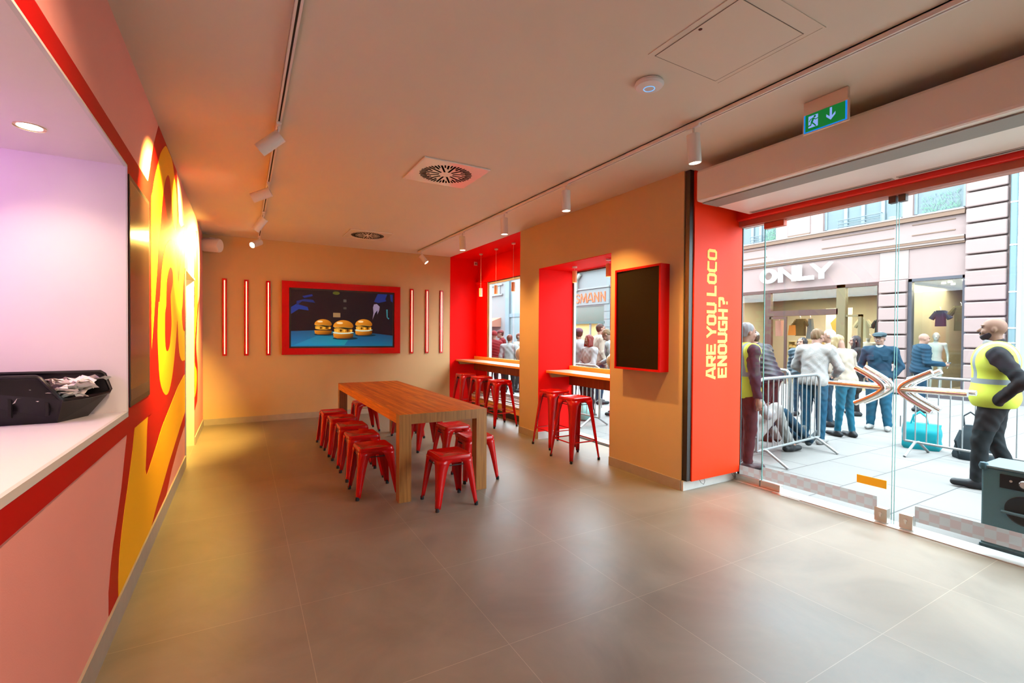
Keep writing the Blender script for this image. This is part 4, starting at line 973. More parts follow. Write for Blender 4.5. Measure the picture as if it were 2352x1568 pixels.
for y in (8.7, 9.68): B(m, 16.8, 17.2, y, y+.02, 0, 1.38)
P(m.build('shelving', mat('shelf_wood', (.7, .5, .2), .5)), t)
m = MB()
for k in range(8): B(m, 16.84, 17.1, 8.74+.12*k, 8.84+.12*k, 1.18, 1.23+.02*(k % 3))
P(m.build('folded_stock', mat('folded_orange', (.8, .42, .10), .8)), t); P(bpy.data.objects['folded_stock'], t)
# white house to the right and its downpipe
wb = empty('white_building', (FX, 0, GZ), 'bright white rendered building right of the pink shop building', 'building')
P(box('wall', mat('white_render', (0.50, 0.51, 0.52), 0.8), FX-.02, FX+.3, -8, 3.70, GZ, 9), wb)
P(box('plinth', PALE, FX-.05, FX, -8, 3.70, GZ, 0.5), wb)
P(box('house_plate', mat('plate_grey', (.30, .34, .38), .5), FX-.05, FX-.02, 3.30, 3.52, 1.35, 1.62), wb)
dp = empty('downpipe', (FX-.12, 3.80, 0), 'grey-blue downpipe between the pink and white buildings', 'pipe')
m = MB(); m.tube([(FX-.10, 3.82, GZ), (FX-.10, 3.82, 8)], 0.065, 12); P(m.build('pipe', mat('zinc_blue', (0.22, 0.33, 0.36), 0.5, metal=.3), smooth=True), dp)
m = MB()
for z in (.4, 1.4, 1.75, 2.6, 3.7, 4.7): m.tube([(FX-.10, 3.82, z), (FX-.10, 3.82, z+.03)], 0.075, 12)
P(m.build('bracket_ring', STEEL), dp); dp['kind_tmp'] = 0; del dp['kind_tmp']
# building with the SMANN sign
sb = empty('corner_shop_building', (FX, 20, GZ), 'pale grey building with a shopfront seen through the nearer niche window', 'building')
m = MB(); B(m, FX, FX+.3, 12.6, 17.92, GZ, 8.5); B(m, FX, FX+.3, 17.9, 24.5, 3.05, 8.5); B(m, FX, FX+.3, 17.9, 18.36, GZ, 3.05); B(m, FX-.06, FX, 17.95, 23, 3.12, 3.92)
for k in range(8): B(m, FX-.02, FX, 17.92, 18.36, .02+k*.39, .38+k*.39)
P(m.build('wall', mat('pale_grey_stone', (0.27, 0.28, 0.28), 0.85, noise=.03)), sb)
m = MB(); B(m, FX-.12, FX, 17.9, 24.5, 3.94, 4.02); B(m, FX-.2, FX, 17.9, 24.5, 4.9, 5.15); P(m.build('cornice', PALE), sb)
m = MB(); m.tube([(FX-.15, 20.5, 3.9), (FX-.15, 20.5, 4.5), (FX-.1, 20.2, 4.8)], .10, 10); P(m.build('arched_moulding', mat('moss_stone', (.42, .44, .38), .9)), sb)
m = MB(); B(m, FX+.05, FX+.1, 18.36, 24, 2.24, 3.05); P(m.build('shop_glazing', mat('greenish_glazing', (.14, .17, .14), .2)), sb)
m = MB(); B(m, FX-.03, FX+.06, 18.3, 24, 2.14, 2.26); B(m, FX-.02, FX+.06, 18.36, 18.5, GZ, 2.2); P(m.build('shop_lintel', mat('teal_frame', (.06, .13, .12), .5)), sb)
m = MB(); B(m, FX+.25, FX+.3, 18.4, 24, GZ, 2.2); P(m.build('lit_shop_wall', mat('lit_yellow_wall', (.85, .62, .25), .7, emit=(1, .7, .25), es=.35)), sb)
m = MB(); B(m, FX+.05, FX+.12, 19.5, 19.6, GZ, 2.2); B(m, FX+.05, FX+.12, 21.2, 21.4, GZ, 2.2); P(m.build('door_post', PALE), sb)
sg = empty('street_sign_letters', (FX-.07, 19.5, 3.25), 'orange-red letters SMANN on the pale fascia seen through the nearer niche window', 'sign')
LR = mat('letter_orange_red', (.85, .13, .02), .4); y = 20.62
for ch, w in (('S', .34), ('M', .52), ('A', .44), ('N', .42), ('N', .42)):
    m = MB(); yy = y
    for i, pl in enumerate(GL[ch]):
        for j in range(len(pl)-1):
            for q in thick([(pl[j][0]*w, pl[j][1]*.46), (pl[j+1][0]*w, pl[j+1][1]*.46)], .062): m.prism(q, lambda a, b, u: (FX-.062-u, yy-a, 3.265+b), 0, .03+.001*(i*3+j))
    P(m.build('letter', LR), sg); y -= w+.075
# farther building with an awning
fb = empty('far_building', (FX, 28, GZ), 'pale facade with tall glazed bay seen through the far niche window', 'building')
m = MB(); B(m, FX, FX+.3, 24.5, 34, GZ, 10); P(m.build('wall', mat('pale_far_render', (.31, .31, .31), .9)), fb)
m = MB(); B(m, FX-.15, FX+.02, 27.9, 28.45, GZ, 9); B(m, FX-.12, FX, 24.5, 27.9, 2.72, 2.95); P(m.build('bay_post', mat('bay_blue', (.20, .26, .31), .6)), fb)
m = MB(); B(m, FX-.04, FX, 24.5, 27.9, 2.95, 9); B(m, FX-.04, FX, 24.5, 27.9, .4, 2.72); P(m.build('bay_glass', mat('bay_glass', (.24, .29, .31), .3)), fb)
m = MB(); B(m, FX-.12, FX, 29.0, 31.2, 4.3, 4.4); B(m, FX-.12, FX, 29.0, 31.2, 5.0, 5.1); B(m, FX-.05, FX, 29.4, 30.6, 4.4, 5.0); P(m.build('window_band', PALE), fb)
m = MB(); m.prism([(0, 2.1), (-1.1, 2.1), (-1.1, 2.32), (0, 2.75)], lambda a, b, u: (FX+a, u, b), 29.3, 32); P(m.build('awning', mat('terracotta_awning', (.56, .26, .18), .8)), fb)
# our own street wall above and beside the openings
m = MB(); B(m, 4.60, 4.75, -14, 60, 2.75, 3.6); B(m, 4.50, 4.60, 9.25, 60, GZ, 3.6); B(m, 4.60, 4.75, -14, -.9, GZ, 2.8)
struct(m.build('wall_street_side', PALE))
bpy.data.objects['wall_street_side'].hide_render = False

# ---- crowd barriers
GALV = mat('galvanised_steel', (0.62, 0.66, 0.67), 0.35, metal=0.55)
def barrier(x, y, rz, L, label, n=None):
    t = empty('crowd_barrier', (x, y, GZ), label, 'crowd barrier', 'steel crowd barriers', rz)
    m = MB(); r_ = .019; h = 1.05; z0 = .17
    m.tube([(0, 0, z0), (0, 0, h-.12), (.03, 0, h-.03), (.12, 0, h), (L-.12, 0, h), (L-.03, 0, h-.03), (L, 0, h-.12), (L, 0, z0)], r_, 10); m.tube([(0, 0, z0), (L, 0, z0)], .016, 10)
    m.build('frame', GALV, t, smooth=True)
    n = n or int(L/.115)
    m0 = MB(); m0.tube([(0, 0, z0), (0, 0, h-.008)], .0075, 8); b0 = m0.build('bar', GALV, t, smooth=True); b0.location = (L/n, 0, 0)
    for k in range(2, n):
        c = b0.copy(); COL.objects.link(c); c.location = (L*k/n, 0, 0)
    for xx in (.14, L-.14):
        m = MB(); m.tube([(xx, -.30, .012), (xx, -.05, z0), (xx, .05, z0), (xx, .30, .012)], .017, 8); m.build('foot', GALV, t, smooth=True)
    m = MB(); m.tube([(0, 0, .35), (-.05, 0, .35), (-.05, 0, .50), (0, 0, .50)], .008, 6); m.build('hook', GALV, t)
barrier(5.44, 3.50, R(4), 1.60, 'steel crowd barrier in front of the seated people, left of the doors')
barrier(7.86, 2.93, R(-94), 1.95, 'steel crowd barrier behind the guard and the turquoise bag')
barrier(5.27, 6.22, R(90), 2.2, 'steel crowd barrier outside the nearer niche window')
barrier(7.62, 4.62, R(-125), 0.55, 'short stretch of steel barrier behind the seated people')

# ---- bags and loudspeaker outside
def soft_bag(name, label, cat, loc, w, d, h, col, rz, handles, taper=.85, p=5):
    t = empty(name, loc, label, cat, None, rz); m = MB(); nu, nv = 20, 10; vs = []
    for j in range(nv+1):
        v = j/nv; z = h*v; s_ = (1-(1-taper)*v**1.5)*(1 if v > .08 else .92)
        for i in range(nu):
            a = 2*PI*i/nu; c_, s2 = math.cos(a), math.sin(a)
            k_ = (abs(c_)**p+abs(s2)**p)**(-1/p); rr = 1+.05*math.sin(5*a+3*v)+.04*math.sin(9*a-7*v)
            vs.append((w/2*c_*k_*s_*rr, d/2*s2*k_*(s_ if v < .7 else s_*(1-(v-.7)*1.6))*rr, z))
    m.add(vs, [(j*nu+i, j*nu+(i+1) % nu, (j+1)*nu+(i+1) % nu, (j+1)*nu+i) for j in range(nv) for i in range(nu)]+[tuple(range(nu))[::-1]]+[tuple(nv*nu+i for i in range(nu))])
    m.build('body', col, t, smooth=True)
    for s_ in handles: 
        q = MB(); q.tube([(-.10+s_*.02, s_*d*.2, h*.93), (-.09, s_*d*.25, h+.10), (-.02, s_*d*.25, h+.16), (.05, s_*d*.25, h+.10), (.07, s_*d*.2, h*.93)], .011, 8); q.build('handle', col, t, smooth=True)
    return t
TURQ = mat('turquoise_bag', (0.008, 0.46, 0.54), 0.4); NAVYB = mat('navy_backpack', (0.03, 0.05, 0.06), 0.7)
soft_bag('shopping_bag', 'turquoise shopping bag on the pavement behind the barrier', 'bag', (8.36, 2.92, GZ), .42, .24, .36, TURQ, R(-70), (1, -1), .95)
t = soft_bag('backpack', 'dark backpack slumped beside the turquoise bag', 'backpack', (8.24, 2.33, GZ), .42, .32, .44, NAVYB, R(-60), (1,), .45, 2.3)
m = MB(); m.box(-.13, .13, .12, .19, .06, .24); m.build('front_pocket', NAVYB, t, bevel=.02)
m = MB(); m.tube([(-.16, -.12, .38), (-.22, -.17, .25), (-.18, -.14, .08)], .016, 8); m.build('strap', NAVYB, t)
m = MB(); m.lathe([(0, 0), (.12, .02), (.17, .10), (.175, .17), (.13, .27), (.03, .34), (.012, .355), (.02, .37)], n=24)
o = tag(m.build('teal_balloon', mat('teal_balloon', (.35, .72, .68), .3), smooth=True), 'pale teal balloon on the ground outside the nearer niche window', 'balloon'); o.location = (5.52, 6.94, GZ)
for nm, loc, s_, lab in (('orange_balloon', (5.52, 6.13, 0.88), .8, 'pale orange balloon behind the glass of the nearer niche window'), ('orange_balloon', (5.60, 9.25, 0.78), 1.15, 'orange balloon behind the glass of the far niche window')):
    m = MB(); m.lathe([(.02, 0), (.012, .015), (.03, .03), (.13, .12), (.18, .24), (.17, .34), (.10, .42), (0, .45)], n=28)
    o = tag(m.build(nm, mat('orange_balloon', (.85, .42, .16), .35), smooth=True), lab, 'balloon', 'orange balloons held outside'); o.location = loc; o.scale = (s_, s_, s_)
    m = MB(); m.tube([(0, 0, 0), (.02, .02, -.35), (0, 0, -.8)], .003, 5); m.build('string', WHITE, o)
# portable loudspeaker
t = empty('portable_loudspeaker', (5.0, 1.15, GZ), 'grey-blue portable loudspeaker with control panel just outside the right door', 'loudspeaker', None, 0)
SPK = mat('speaker_vinyl', (0.15, 0.33, 0.39), 0.55, bump=.3, bscale=400); SPD = mat('speaker_dark', (0.02, 0.025, 0.03), 0.4)
x0, x1, ya, yb, h = 4.84, 5.22, 0.86, 1.325, 0.62
P(box('cabinet', SPK, x0+.004, x1, ya, yb, GZ+.02, GZ+h-.012, bevel=.012), t)
P(box('top_plate', mat('speaker_top', (0.30, 0.38, 0.40), 0.5), x0-.008, x1+.005, ya-.005, yb+.005, GZ+h-.014, GZ+h+.003, bevel=.006), t)
P(box('base_plate', mat('speaker_edge', (0.10, 0.2, 0.24), 0.5), x0-.01, x1, ya-.005, yb+.005, GZ, GZ+.035, bevel=.008), t)
for y in (ya+.01, yb-.01):
    m = MB(); m.lathe([(0, -.03), (.022, -.025), (.03, 0), (.022, .024), (0, .03)], (x0+.012, y, GZ+h-.008), 16); P(m.build('corner_guard', mat('speaker_edge', (0, 0, 0)), smooth=True), t)
pn = P(box('control_panel', SPD, x0-.004, x0+.01, ya+.03, yb-.10, GZ+.475, GZ+.575, bevel=.003), t)
RX = Matrix.Rotation(R(-90), 4, 'Y')
m = MB(); m.lathe([(.030, 0), (.030, .006), (.024, .012), (.022, .018), (0, .018)], (x0-.004, 1.095, GZ+.525), 24, RX); m.build('volume_knob', CHROME, pn, smooth=True)
m = MB(); m.lathe([(.017, 0), (.017, .006), (.013, .009), (0, .009)], (x0-.004, .975, GZ+.528), 20, RX); m.build('power_button', mat('orange_button', (.9, .18, .03), .4, emit=(1, .2, .02), es=.6), pn)
m = MB(); m.lathe([(.008, 0), (.008, .005), (0, .005)], (x0-.004, 1.165, GZ+.535), 16, RX); m.build('jack_socket', STEEL, pn)
m = MB(); m.lathe([(.005, 0), (.005, .002), (0, .002)], (x0-.005, 1.085, GZ+.487), 10, RX); m.build('status_light', mat('blue_led', (.05, .1, 1), .4, emit=(.05, .2, 1), es=4), pn)
m = MB(); cyy = 1.085; cz = GZ+.335
vs = []; n = 36
for rr, xx in ((.135, x0-.006), (.125, x0-.008), (.115, x0+.03), (.06, x0+.09), (0.001, x0+.11)):
    for k in range(n): a = 2*PI*k/n; vs.append((xx, cyy+rr*math.cos(a), cz+rr*.92*math.sin(a)))
vs = []
for rr, dx in ((.112, .0), (.112, -.006), (.104, -.008), (.098, -.004), (.0, -.003)):
    for k in range(n): a = 2*PI*k/n; vs.append((x0+dx, cyy+rr*math.cos(a), cz+rr*.95*math.sin(a)))
m.add(vs, [(i*n+k, i*n+(k+1) % n, (i+1)*n+(k+1) % n, (i+1)*n+k) for i in range(4) for k in range(n)]); P(m.build('handle_recess', SPD, smooth=True), t)
m = MB(); m.tube([(x0-.012, cyy-.125, cz-.03), (x0-.024, cyy, cz-.028), (x0-.012, cyy+.125, cz-.03)], .011, 10); P(m.build('carry_handle', mat('speaker_handle', (.14, .26, .30), .4), smooth=True), t)

# ================================================================== PEOPLE
def surf_nets(F, org, h):
    """naive surface nets on a scalar grid (negative inside)"""
    s = F < 0
    nx, ny, nz = F.shape
    acc = np.zeros((nx-1, ny-1, nz-1, 3), np.float32); cnt = np.zeros((nx-1, ny-1, nz-1), np.float32)
    for ax in range(3):
        A = [slice(None)]*3; Bs = [slice(None)]*3; A[ax] = slice(0, -1); Bs[ax] = slice(1, None)
        a = F[tuple(A)]; b = F[tuple(Bs)]; cr = (a < 0) != (b < 0)
        t = np.where(cr, a/np.where(cr, a-b, 1), 0).astype(np.float32)
        o = [i for i in range(3) if i != ax]
        for d0 in (0, 1):
            for d1 in (0, 1):
                sl = [slice(None)]*3
                sl[o[0]] = slice(0, -1) if d0 == 0 else slice(1, None); sl[o[1]] = slice(0, -1) if d1 == 0 else slice(1, None)
                c = cr[tuple(sl)]; tt = t[tuple(sl)]
                acc[..., ax] += np.where(c, tt, 0); acc[..., o[0]] += np.where(c, d0, 0); acc[..., o[1]] += np.where(c, d1, 0); cnt += c
    m = cnt > 0; idx = -np.ones(m.shape, np.int64); ii = np.argwhere(m); idx[m] = np.arange(len(ii))
    V = (ii + acc[m]/cnt[m][:, None])*h + org
    quads = []
    for ax in range(3):
        A = [slice(None)]*3; Bs = [slice(None)]*3; A[ax] = slice(0, -1); Bs[ax] = slice(1, None)
        a = s[tuple(A)]; b = s[tuple(Bs)]; cr = np.argwhere(a != b); o = [i for i in range(3) if i != ax]
        ok = (cr[:, o[0]] > 0) & (cr[:, o[1]] > 0) & (cr[:, o[0]] < F.shape[o[0]]-1) & (cr[:, o[1]] < F.shape[o[1]]-1); cr = cr[ok]
        if len(cr) == 0: continue
        flip = a[tuple(cr.T)]
        if ax == 1: flip = ~flip
        q = []
        for d0, d1 in ((0, 0), (1, 0), (1, 1), (0, 1)):
            c = cr.copy(); c[:, o[0]] -= d0; c[:, o[1]] -= d1; q.append(idx[tuple(c.T)])
        q = np.stack(q, 1); q[flip] = q[flip][:, ::-1]; quads.append(q)
    return V, np.concatenate(quads)
class SDF:
    def __init__(s, h): s.h = h; s.p = []
    def cap(s, a, b, ra, rb, k=.02): s.p.append(('c', np.array(a, float), np.array(b, float), ra, rb, k)); return s
    def ell(s, c, r, M=None, k=.02, sub=False): s.p.append(('e', np.array(c, float), np.array(r, float), np.eye(3) if M is None else M, k, sub)); return s
    def cut(s, pt, nrm): s.p.append(('h', np.array(pt, float), np.array(nrm, float)/np.linalg.norm(nrm))); return s
    def mesh(s, name, m, parent, disp=None):
        lo = np.full(3, 1e9); hi = -lo
        for p in s.p:
            if p[0] == 'c':
                r = max(p[3], p[4])
                for q in (p[1], p[2]): lo = np.minimum(lo, q-r); hi = np.maximum(hi, q+r)
            elif p[0] == 'e' and not p[5]: r = p[2].max(); lo = np.minimum(lo, p[1]-r); hi = np.maximum(hi, p[1]+r)
        lo -= 4*s.h; hi += 4*s.h; n = np.ceil((hi-lo)/s.h).astype(int)+1
        F = np.full(n, .2, np.float32); ax = [lo[i]+np.arange(n[i])*s.h for i in range(3)]
        for p in s.p:
            if p[0] == 'h':
                d = (ax[0][:, None, None]-p[1][0])*p[2][0]+(ax[1][None, :, None]-p[1][1])*p[2][1]+(ax[2][None, None, :]-p[1][2])*p[2][2]
                F = np.maximum(F, d.astype(np.float32)); continue
            if p[0] == 'c': r = max(p[3], p[4]); a0 = np.minimum(p[1], p[2])-r; a1 = np.maximum(p[1], p[2])+r; k = p[5]
            else: r = p[2].max(); a0 = p[1]-r; a1 = p[1]+r; k = p[4]
            mg = max(k, 2*s.h)+.02
            i0 = np.maximum(((a0-mg-lo)/s.h).astype(int), 0); i1 = np.minimum(((a1+mg-lo)/s.h).astype(int)+2, n)
            sl = tuple(slice(i0[i], i1[i]) for i in range(3))
            X = np.stack(np.meshgrid(*[ax[i][i0[i]:i1[i]] for i in range(3)], indexing='ij'), -1)
            if p[0] == 'c':
                ab = p[2]-p[1]; L = ab@ab; t = np.clip(((X-p[1])@ab)/max(L, 1e-9), 0, 1)
                d = np.linalg.norm(X-p[1]-t[..., None]*ab, axis=-1)-(p[3]+(p[4]-p[3])*t)
            else:
                q = (X-p[1])@p[3]; k0 = np.linalg.norm(q/p[2], axis=-1); k1 = np.linalg.norm(q/p[2]**2, axis=-1)+1e-9; d = k0*(k0-1)/k1
            f = F[sl]
            if p[0] == 'e' and p[5]:
                d = -d; hh = np.clip(.5-.5*(d-f)/k, 0, 1); F[sl] = d*(1-hh)+f*hh + k*hh*(1-hh)
                F[sl] = np.maximum(f, d)
            else:
                hh = np.clip(.5+.5*(f-d)/k, 0, 1); F[sl] = f*(1-hh)+d*hh-k*hh*(1-hh)
        if disp is not None: F = F+disp(ax[0][:, None, None], ax[1][None, :, None], ax[2][None, None, :]).astype(np.float32)
        F[0] = F[-1] = .1; F[:, 0] = F[:, -1] = .1; F[:, :, 0] = F[:, :, -1] = .1
        V, Q = surf_nets(F, lo, s.h)
        me = bpy.data.meshes.new(name); me.vertices.add(len(V)); me.vertices.foreach_set('co', V.astype(np.float32).ravel())
        me.loops.add(Q.size); me.loops.foreach_set('vertex_index', Q.ravel().astype(np.int32))
        me.polygons.add(len(Q)); me.polygons.foreach_set('loop_start', np.arange(0, Q.size, 4, dtype=np.int32)); me.polygons.foreach_set('loop_total', np.full(len(Q), 4, np.int32))
        me.update(calc_edges=True); me.validate(); me.polygons.foreach_set('use_smooth', np.ones(len(me.polygons), bool))
        me.materials.append(m); o = bpy.data.objects.new(name, me); COL.objects.link(o)
        if parent is not None: o.parent = parent
        return o
def Rx(a): c, s = math.cos(a), math.sin(a); return np.array([[1, 0, 0], [0, c, -s], [0, s, c]])
def Rz(a): c, s = math.cos(a), math.sin(a); return np.array([[c, -s, 0], [s, c, 0], [0, 0, 1]])
def Ry(a): c, s = math.cos(a), math.sin(a); return np.array([[c, 0, s], [0, 1, 0], [-s, 0, c]])
SKIN = mat('skin', (0.46, 0.26, 0.19), 0.55); SKIN2 = mat('skin_tan', (0.36, 0.19, 0.12), 0.55)
EYEW = mat('eye_white', (.8, .78, .75), .3); EYED = mat('eye_dark', (.03, .02, .015), .3); LIP = mat('lip', (.50, .20, .17), .5)
def cloth(n, c, r=.85): return mat(n, c, r, bump=.22, bscale=9)
def face_dir(x, y, rel): return -math.atan2(x, y)+R(rel)
def hivis():
    if 'hi_vis_vest' in MATS: return MATS['hi_vis_vest']
    m = mat('hi_vis_vest', (0.82, 0.86, 0.10), 0.7); nt = m.node_tree; N = nt.nodes.new; L = nt.links.new; b = nt.nodes['Principled BSDF']
    tc = N('ShaderNodeTexCoord'); sp = N('ShaderNodeSeparateXYZ'); L(tc.outputs['Object'], sp.inputs[0])
    def band(src, c, w):
        s_ = N('ShaderNodeMath'); s_.operation = 'SUBTRACT'; L(src, s_.inputs[0]); s_.inputs[1].default_value = c
        a = N('ShaderNodeMath'); a.operation = 'ABSOLUTE'; L(s_.outputs[0], a.inputs[0])
        l = N('ShaderNodeMath'); l.operation = 'LESS_THAN'; L(a.outputs[0], l.inputs[0]); l.inputs[1].default_value = w; return l.outputs[0]
    ab = N('ShaderNodeMath'); ab.operation = 'ABSOLUTE'; L(sp.outputs[0], ab.inputs[0])
    h1 = band(sp.outputs[2], 1.13, .026); v = band(ab.outputs[0], .125, .027)
    g = N('ShaderNodeMath'); g.operation = 'GREATER_THAN'; L(sp.outputs[2], g.inputs[0]); g.inputs[1].default_value = 1.13
    mu = N('ShaderNodeMath'); mu.operation = 'MULTIPLY'; L(v, mu.inputs[0]); L(g.outputs[0], mu.inputs[1])
    mx = N('ShaderNodeMath'); mx.operation = 'MAXIMUM'; L(h1, mx.inputs[0]); L(mu.outputs[0], mx.inputs[1])
    c = N('ShaderNodeMix'); c.data_type = 'RGBA'; c.inputs[6].default_value = (0.30, 0.33, 0.035, 1); c.inputs[7].default_value = (.12, .14, .15, 1)
    L(mx.outputs[0], c.inputs[0]); L(c.outputs[2], b.inputs['Base Color']); return m
def person(x, y, H, rel, label, top, legs, group=None, lean=0, hyaw=0, hpitch=0, wide=1.0, h=.012, J=None, hair=None, hat=None, shoe=None,
           skin=SKIN, puffer=False, long_coat=0, vest=False, beard=None, jac=1.0, hem=.90, leg=1.0, glasses=False, loc_z=None, rz=None, stache=None, sleeves=True, mann=False, shirt=0):
    t = empty('mannequin' if mann else 'person', (x, y, GZ if loc_z is None else loc_z), label, 'mannequin' if mann else 'person', group, rz if rz is not None else face_dir(x, y, rel))
    k = H/1.75
    j = dict(pel=(0, 0, .95), wai=(0, 0, 1.10), che=(0, .0, 1.30), nec=(0, -.015, 1.46), hd=(0, .025, 1.635), shL=(-.185, -.01, 1.415), shR=(.185, -.01, 1.415),
             elL=(-.245, -.04, 1.13), elR=(.245, -.04, 1.13), wrL=(-.25, .04, .88), wrR=(.25, .04, .88), hiL=(-.09, 0, .93), hiR=(.09, 0, .93),
             knL=(-.10, .02, .50), knR=(.10, .02, .50), anL=(-.11, -.02, .085), anR=(.11, -.02, .085))
    if J: j.update(J)
    j = {a: np.array(b, float) for a, b in j.items()}
    up_ = ('wai', 'che', 'nec', 'hd', 'shL', 'shR', 'elL', 'elR', 'wrL', 'wrR')
    M = Rx(-R(lean)); 
    for a in up_: 
        if not (J and a in J and a[:2] in ('el', 'wr')): j[a] = j['pel']+M@(j[a]-j['pel'])
    for a in j: j[a] = j[a]*k
    d = {a: (j[b]-j[a]) for a, b in (('pel', 'che'),)}
    ty = d['pel']/np.linalg.norm(d['pel']); ang = math.atan2(ty[1], ty[2]); TM = Rx(-ang)
    HM = Rz(R(hyaw))@Rx(-R(hpitch)-ang*.35); hc = j['hd']
    hp = lambda v: hc+HM@(np.array(v)*k)
    w = wide
    for s_ in 'LR':
        sg_ = -1 if s_ == 'L' else 1
        for a in ('sh', 'hi'): j[a+s_][0] *= (1+(w-1)*.5)
    S = SDF(h)
    def torso(S, g, hemz=None):
        S.ell(j['che'], ((.165*w+g)*k, (.108*w+g)*k, (.19+g)*k), TM, .05*k); S.ell(j['wai'], ((.145*w+g)*k, (.105*w+g)*k, (.17+g)*k), TM, .05*k); S.ell(j['pel'], ((.16*w+g)*k, (.112*w+g)*k, (.13+g)*k), TM, .05*k)
        S.cap(j['shL'], j['shR'], (.062+g)*k, (.062+g)*k, .04*k)
    def arms(S, g, to=1.0, sh=True):
        for s_ in 'LR':
            S.cap(j['sh'+s_], j['el'+s_], (.052*(.5+.5*w)+g)*k, (.040+g)*k, .03*k); e = j['el'+s_]+(j['wr'+s_]-j['el'+s_])*to; S.cap(j['el'+s_], e, (.040+g)*k, (.030+g*.9)*k, .02*k)
    def lg_(S, g, to=1.0):
        for s_ in 'LR':
            S.cap(j['hi'+s_], j['kn'+s_], (.082*(.6+.4*w)*leg+g)*k, (.052*leg+g)*k, .03*k); e = j['kn'+s_]+(j['an'+s_]-j['kn'+s_])*to; S.cap(j['kn'+s_], e, (.052*leg+g)*k, (.036*leg+g)*k, .02*k)
    # --- body: one continuous skin surface
    torso(S, -.012); arms(S, -.010); lg_(S, -.012)
    S.cap(j['nec']-TM@np.array([0, 0, .04*k]), hp((0, -.02, -.06)), .056*k*(.6+.4*w), .052*k, .02*k)
    S.ell(hp((0, -.012, .025)), (.076*k, .094*k, .092*k), HM, .02); S.ell(hp((0, .02, -.045)), (.058*k, .070*k, .070*k), HM, .025*k); S.ell(hp((0, .055, -.085)), (.030*k, .028*k, .026*k), HM, .02*k)
    if h < .0125:
        S.cap(hp((0, .082, .012)), hp((0, .104, -.022)), .009*k, .0145*k, .012*k)
        for sx in (-1, 1):
            S.ell(hp((sx*.031, .096, .018)), (.017*k, .014*k, .012*k), HM, .008, True); S.ell(hp((sx*.077, -.008, -.004)), (.009*k, .019*k, .031*k), HM, .006)
            S.cap(hp((sx*.014, .088, .036)), hp((sx*.048, .076, .036)), .007*k, .006*k, .012*k); S.ell(hp((sx*.042, .068, -.03)), (.02*k, .015*k, .02*k), HM, .02*k)
        S.ell(hp((0, .086, -.052)), (.024*k, .010*k, .009*k), HM, .008)
    else:
        S.cap(hp((0, .085, .01)), hp((0, .104, -.02)), .011*k, .016*k, .01*k)
        for sx in (-1, 1): S.ell(hp((sx*.078, -.008, -.002)), (.011*k, .02*k, .032*k), HM, .006)
    # hands with five separate fingers
    for s_ in 'LR':
        if j['wr'+s_][2] < -5: continue
        sgn = -1 if s_ == 'L' else 1; wv = j['wr'+s_]; fd = wv-j['el'+s_]; fd /= np.linalg.norm(fd)
        inn = np.array([-sgn, .15, 0.]); inn -= fd*(inn@fd); inn /= np.linalg.norm(inn); sd = np.cross(fd, inn)*sgn*1.0
        if sd[1] < 0 and abs(sd[1]) > .2: sd = -sd
        pc = wv+fd*.055*k; S.cap(wv-fd*.01, pc, .024*k, .030*k, .015*k); S.ell(pc+fd*.01*k, np.array([.016, .036, .044])*k, np.stack([inn, sd, fd], 1), .015*k)
        for q, (of, ln) in enumerate(((-.028, .060), (-.010, .070), (.010, .074), (.028, .066))):
            b0 = pc+fd*.040*k+sd*of*k; b1 = b0+(fd*.90+inn*.25+sd*of*2)*ln*.5*k; b2 = b1+(fd*.55+inn*.75)*ln*.5*k
            r_ = max(.0085*k, h*.72); S.cap(b0, b1, r_, r_*.95, .004); S.cap(b1, b2, r_*.95, r_*.85, .004)
        tb = pc+sd*.03*k-fd*.01*k; t1 = tb+(sd*.75+fd*.6+inn*.3)*.035*k; t2 = t1+(fd*.8+sd*.2+inn*.5)*.03*k; r_ = max(.0105*k, h*.8); S.cap(tb, t1, r_*1.1, r_, .006); S.cap(t1, t2, r_, r_*.85, .004)
    for s_ in 'LR':
        a = j['an'+s_]; v = j['kn'+s_]-a; v /= np.linalg.norm(v); fdir = np.array([0, .10, -.045])
        if abs(v[2]) < .75: fdir = np.cross(v, np.array([1., 0, 0])); fdir = (-fdir if fdir[2] < 0 else fdir)*.10
        S.cap(a, a+fdir*k, .032*k, .026*k, .02)
    S.mesh('body', skin, t)
    if mann: return t
    # --- trousers
    S = SDF(h); lg_(S, .010 if leg <= 1 else .014, .97); S.ell(j['pel'], ((.16*w+.008)*k, (.115*w+.010)*k, (.13)*k), TM, .05*k); 
    wr_ = lambda X, Y, Z: .0022*np.sin(Z*38+X*55+1.7*np.sin(Y*31+X*17))+.0018*np.sin(Z*61-Y*47+2*np.sin(X*40+Z*9))
    S.mesh('trousers', legs, t, wr_)
    # --- shoes
    for s_ in 'LR':
        S = SDF(h); a = j['an'+s_]; kn = j['kn'+s_]; dirf = np.array([.12*(1 if s_ == 'R' else -1), 1., 0]); up2 = (kn-a)/np.linalg.norm(kn-a)
        if abs(up2[2]) < .75: 
            dirf = np.cross(up2, np.array([1., 0, 0])); dirf = -dirf if dirf[2] < 0 else dirf; dirf = dirf*.9
            dirf /= np.linalg.norm(dirf)
            S.cap(a-dirf*.03*k, a+dirf*.17*k, .046*k, .038*k, .02)
        else:
            dirf /= np.linalg.norm(dirf); b0 = a*np.array([1, 1, 0])+np.array([0, 0, .045*k])
            S.cap(b0-dirf*.05*k, b0+dirf*.17*k, .046*k, .036*k, .02); S.cap(a, b0+dirf*.02*k, .048*k, .048*k, .03)
            if loc_z is None: S.cut((0, 0, .002), (0, 0, -1))
        S.mesh('shoe', shoe or mat('dark_shoe', (.025, .03, .035), .5), t)
    # --- top garment
    S = SDF(h); g = .022*jac if not puffer else .045
    torso(S, g); 
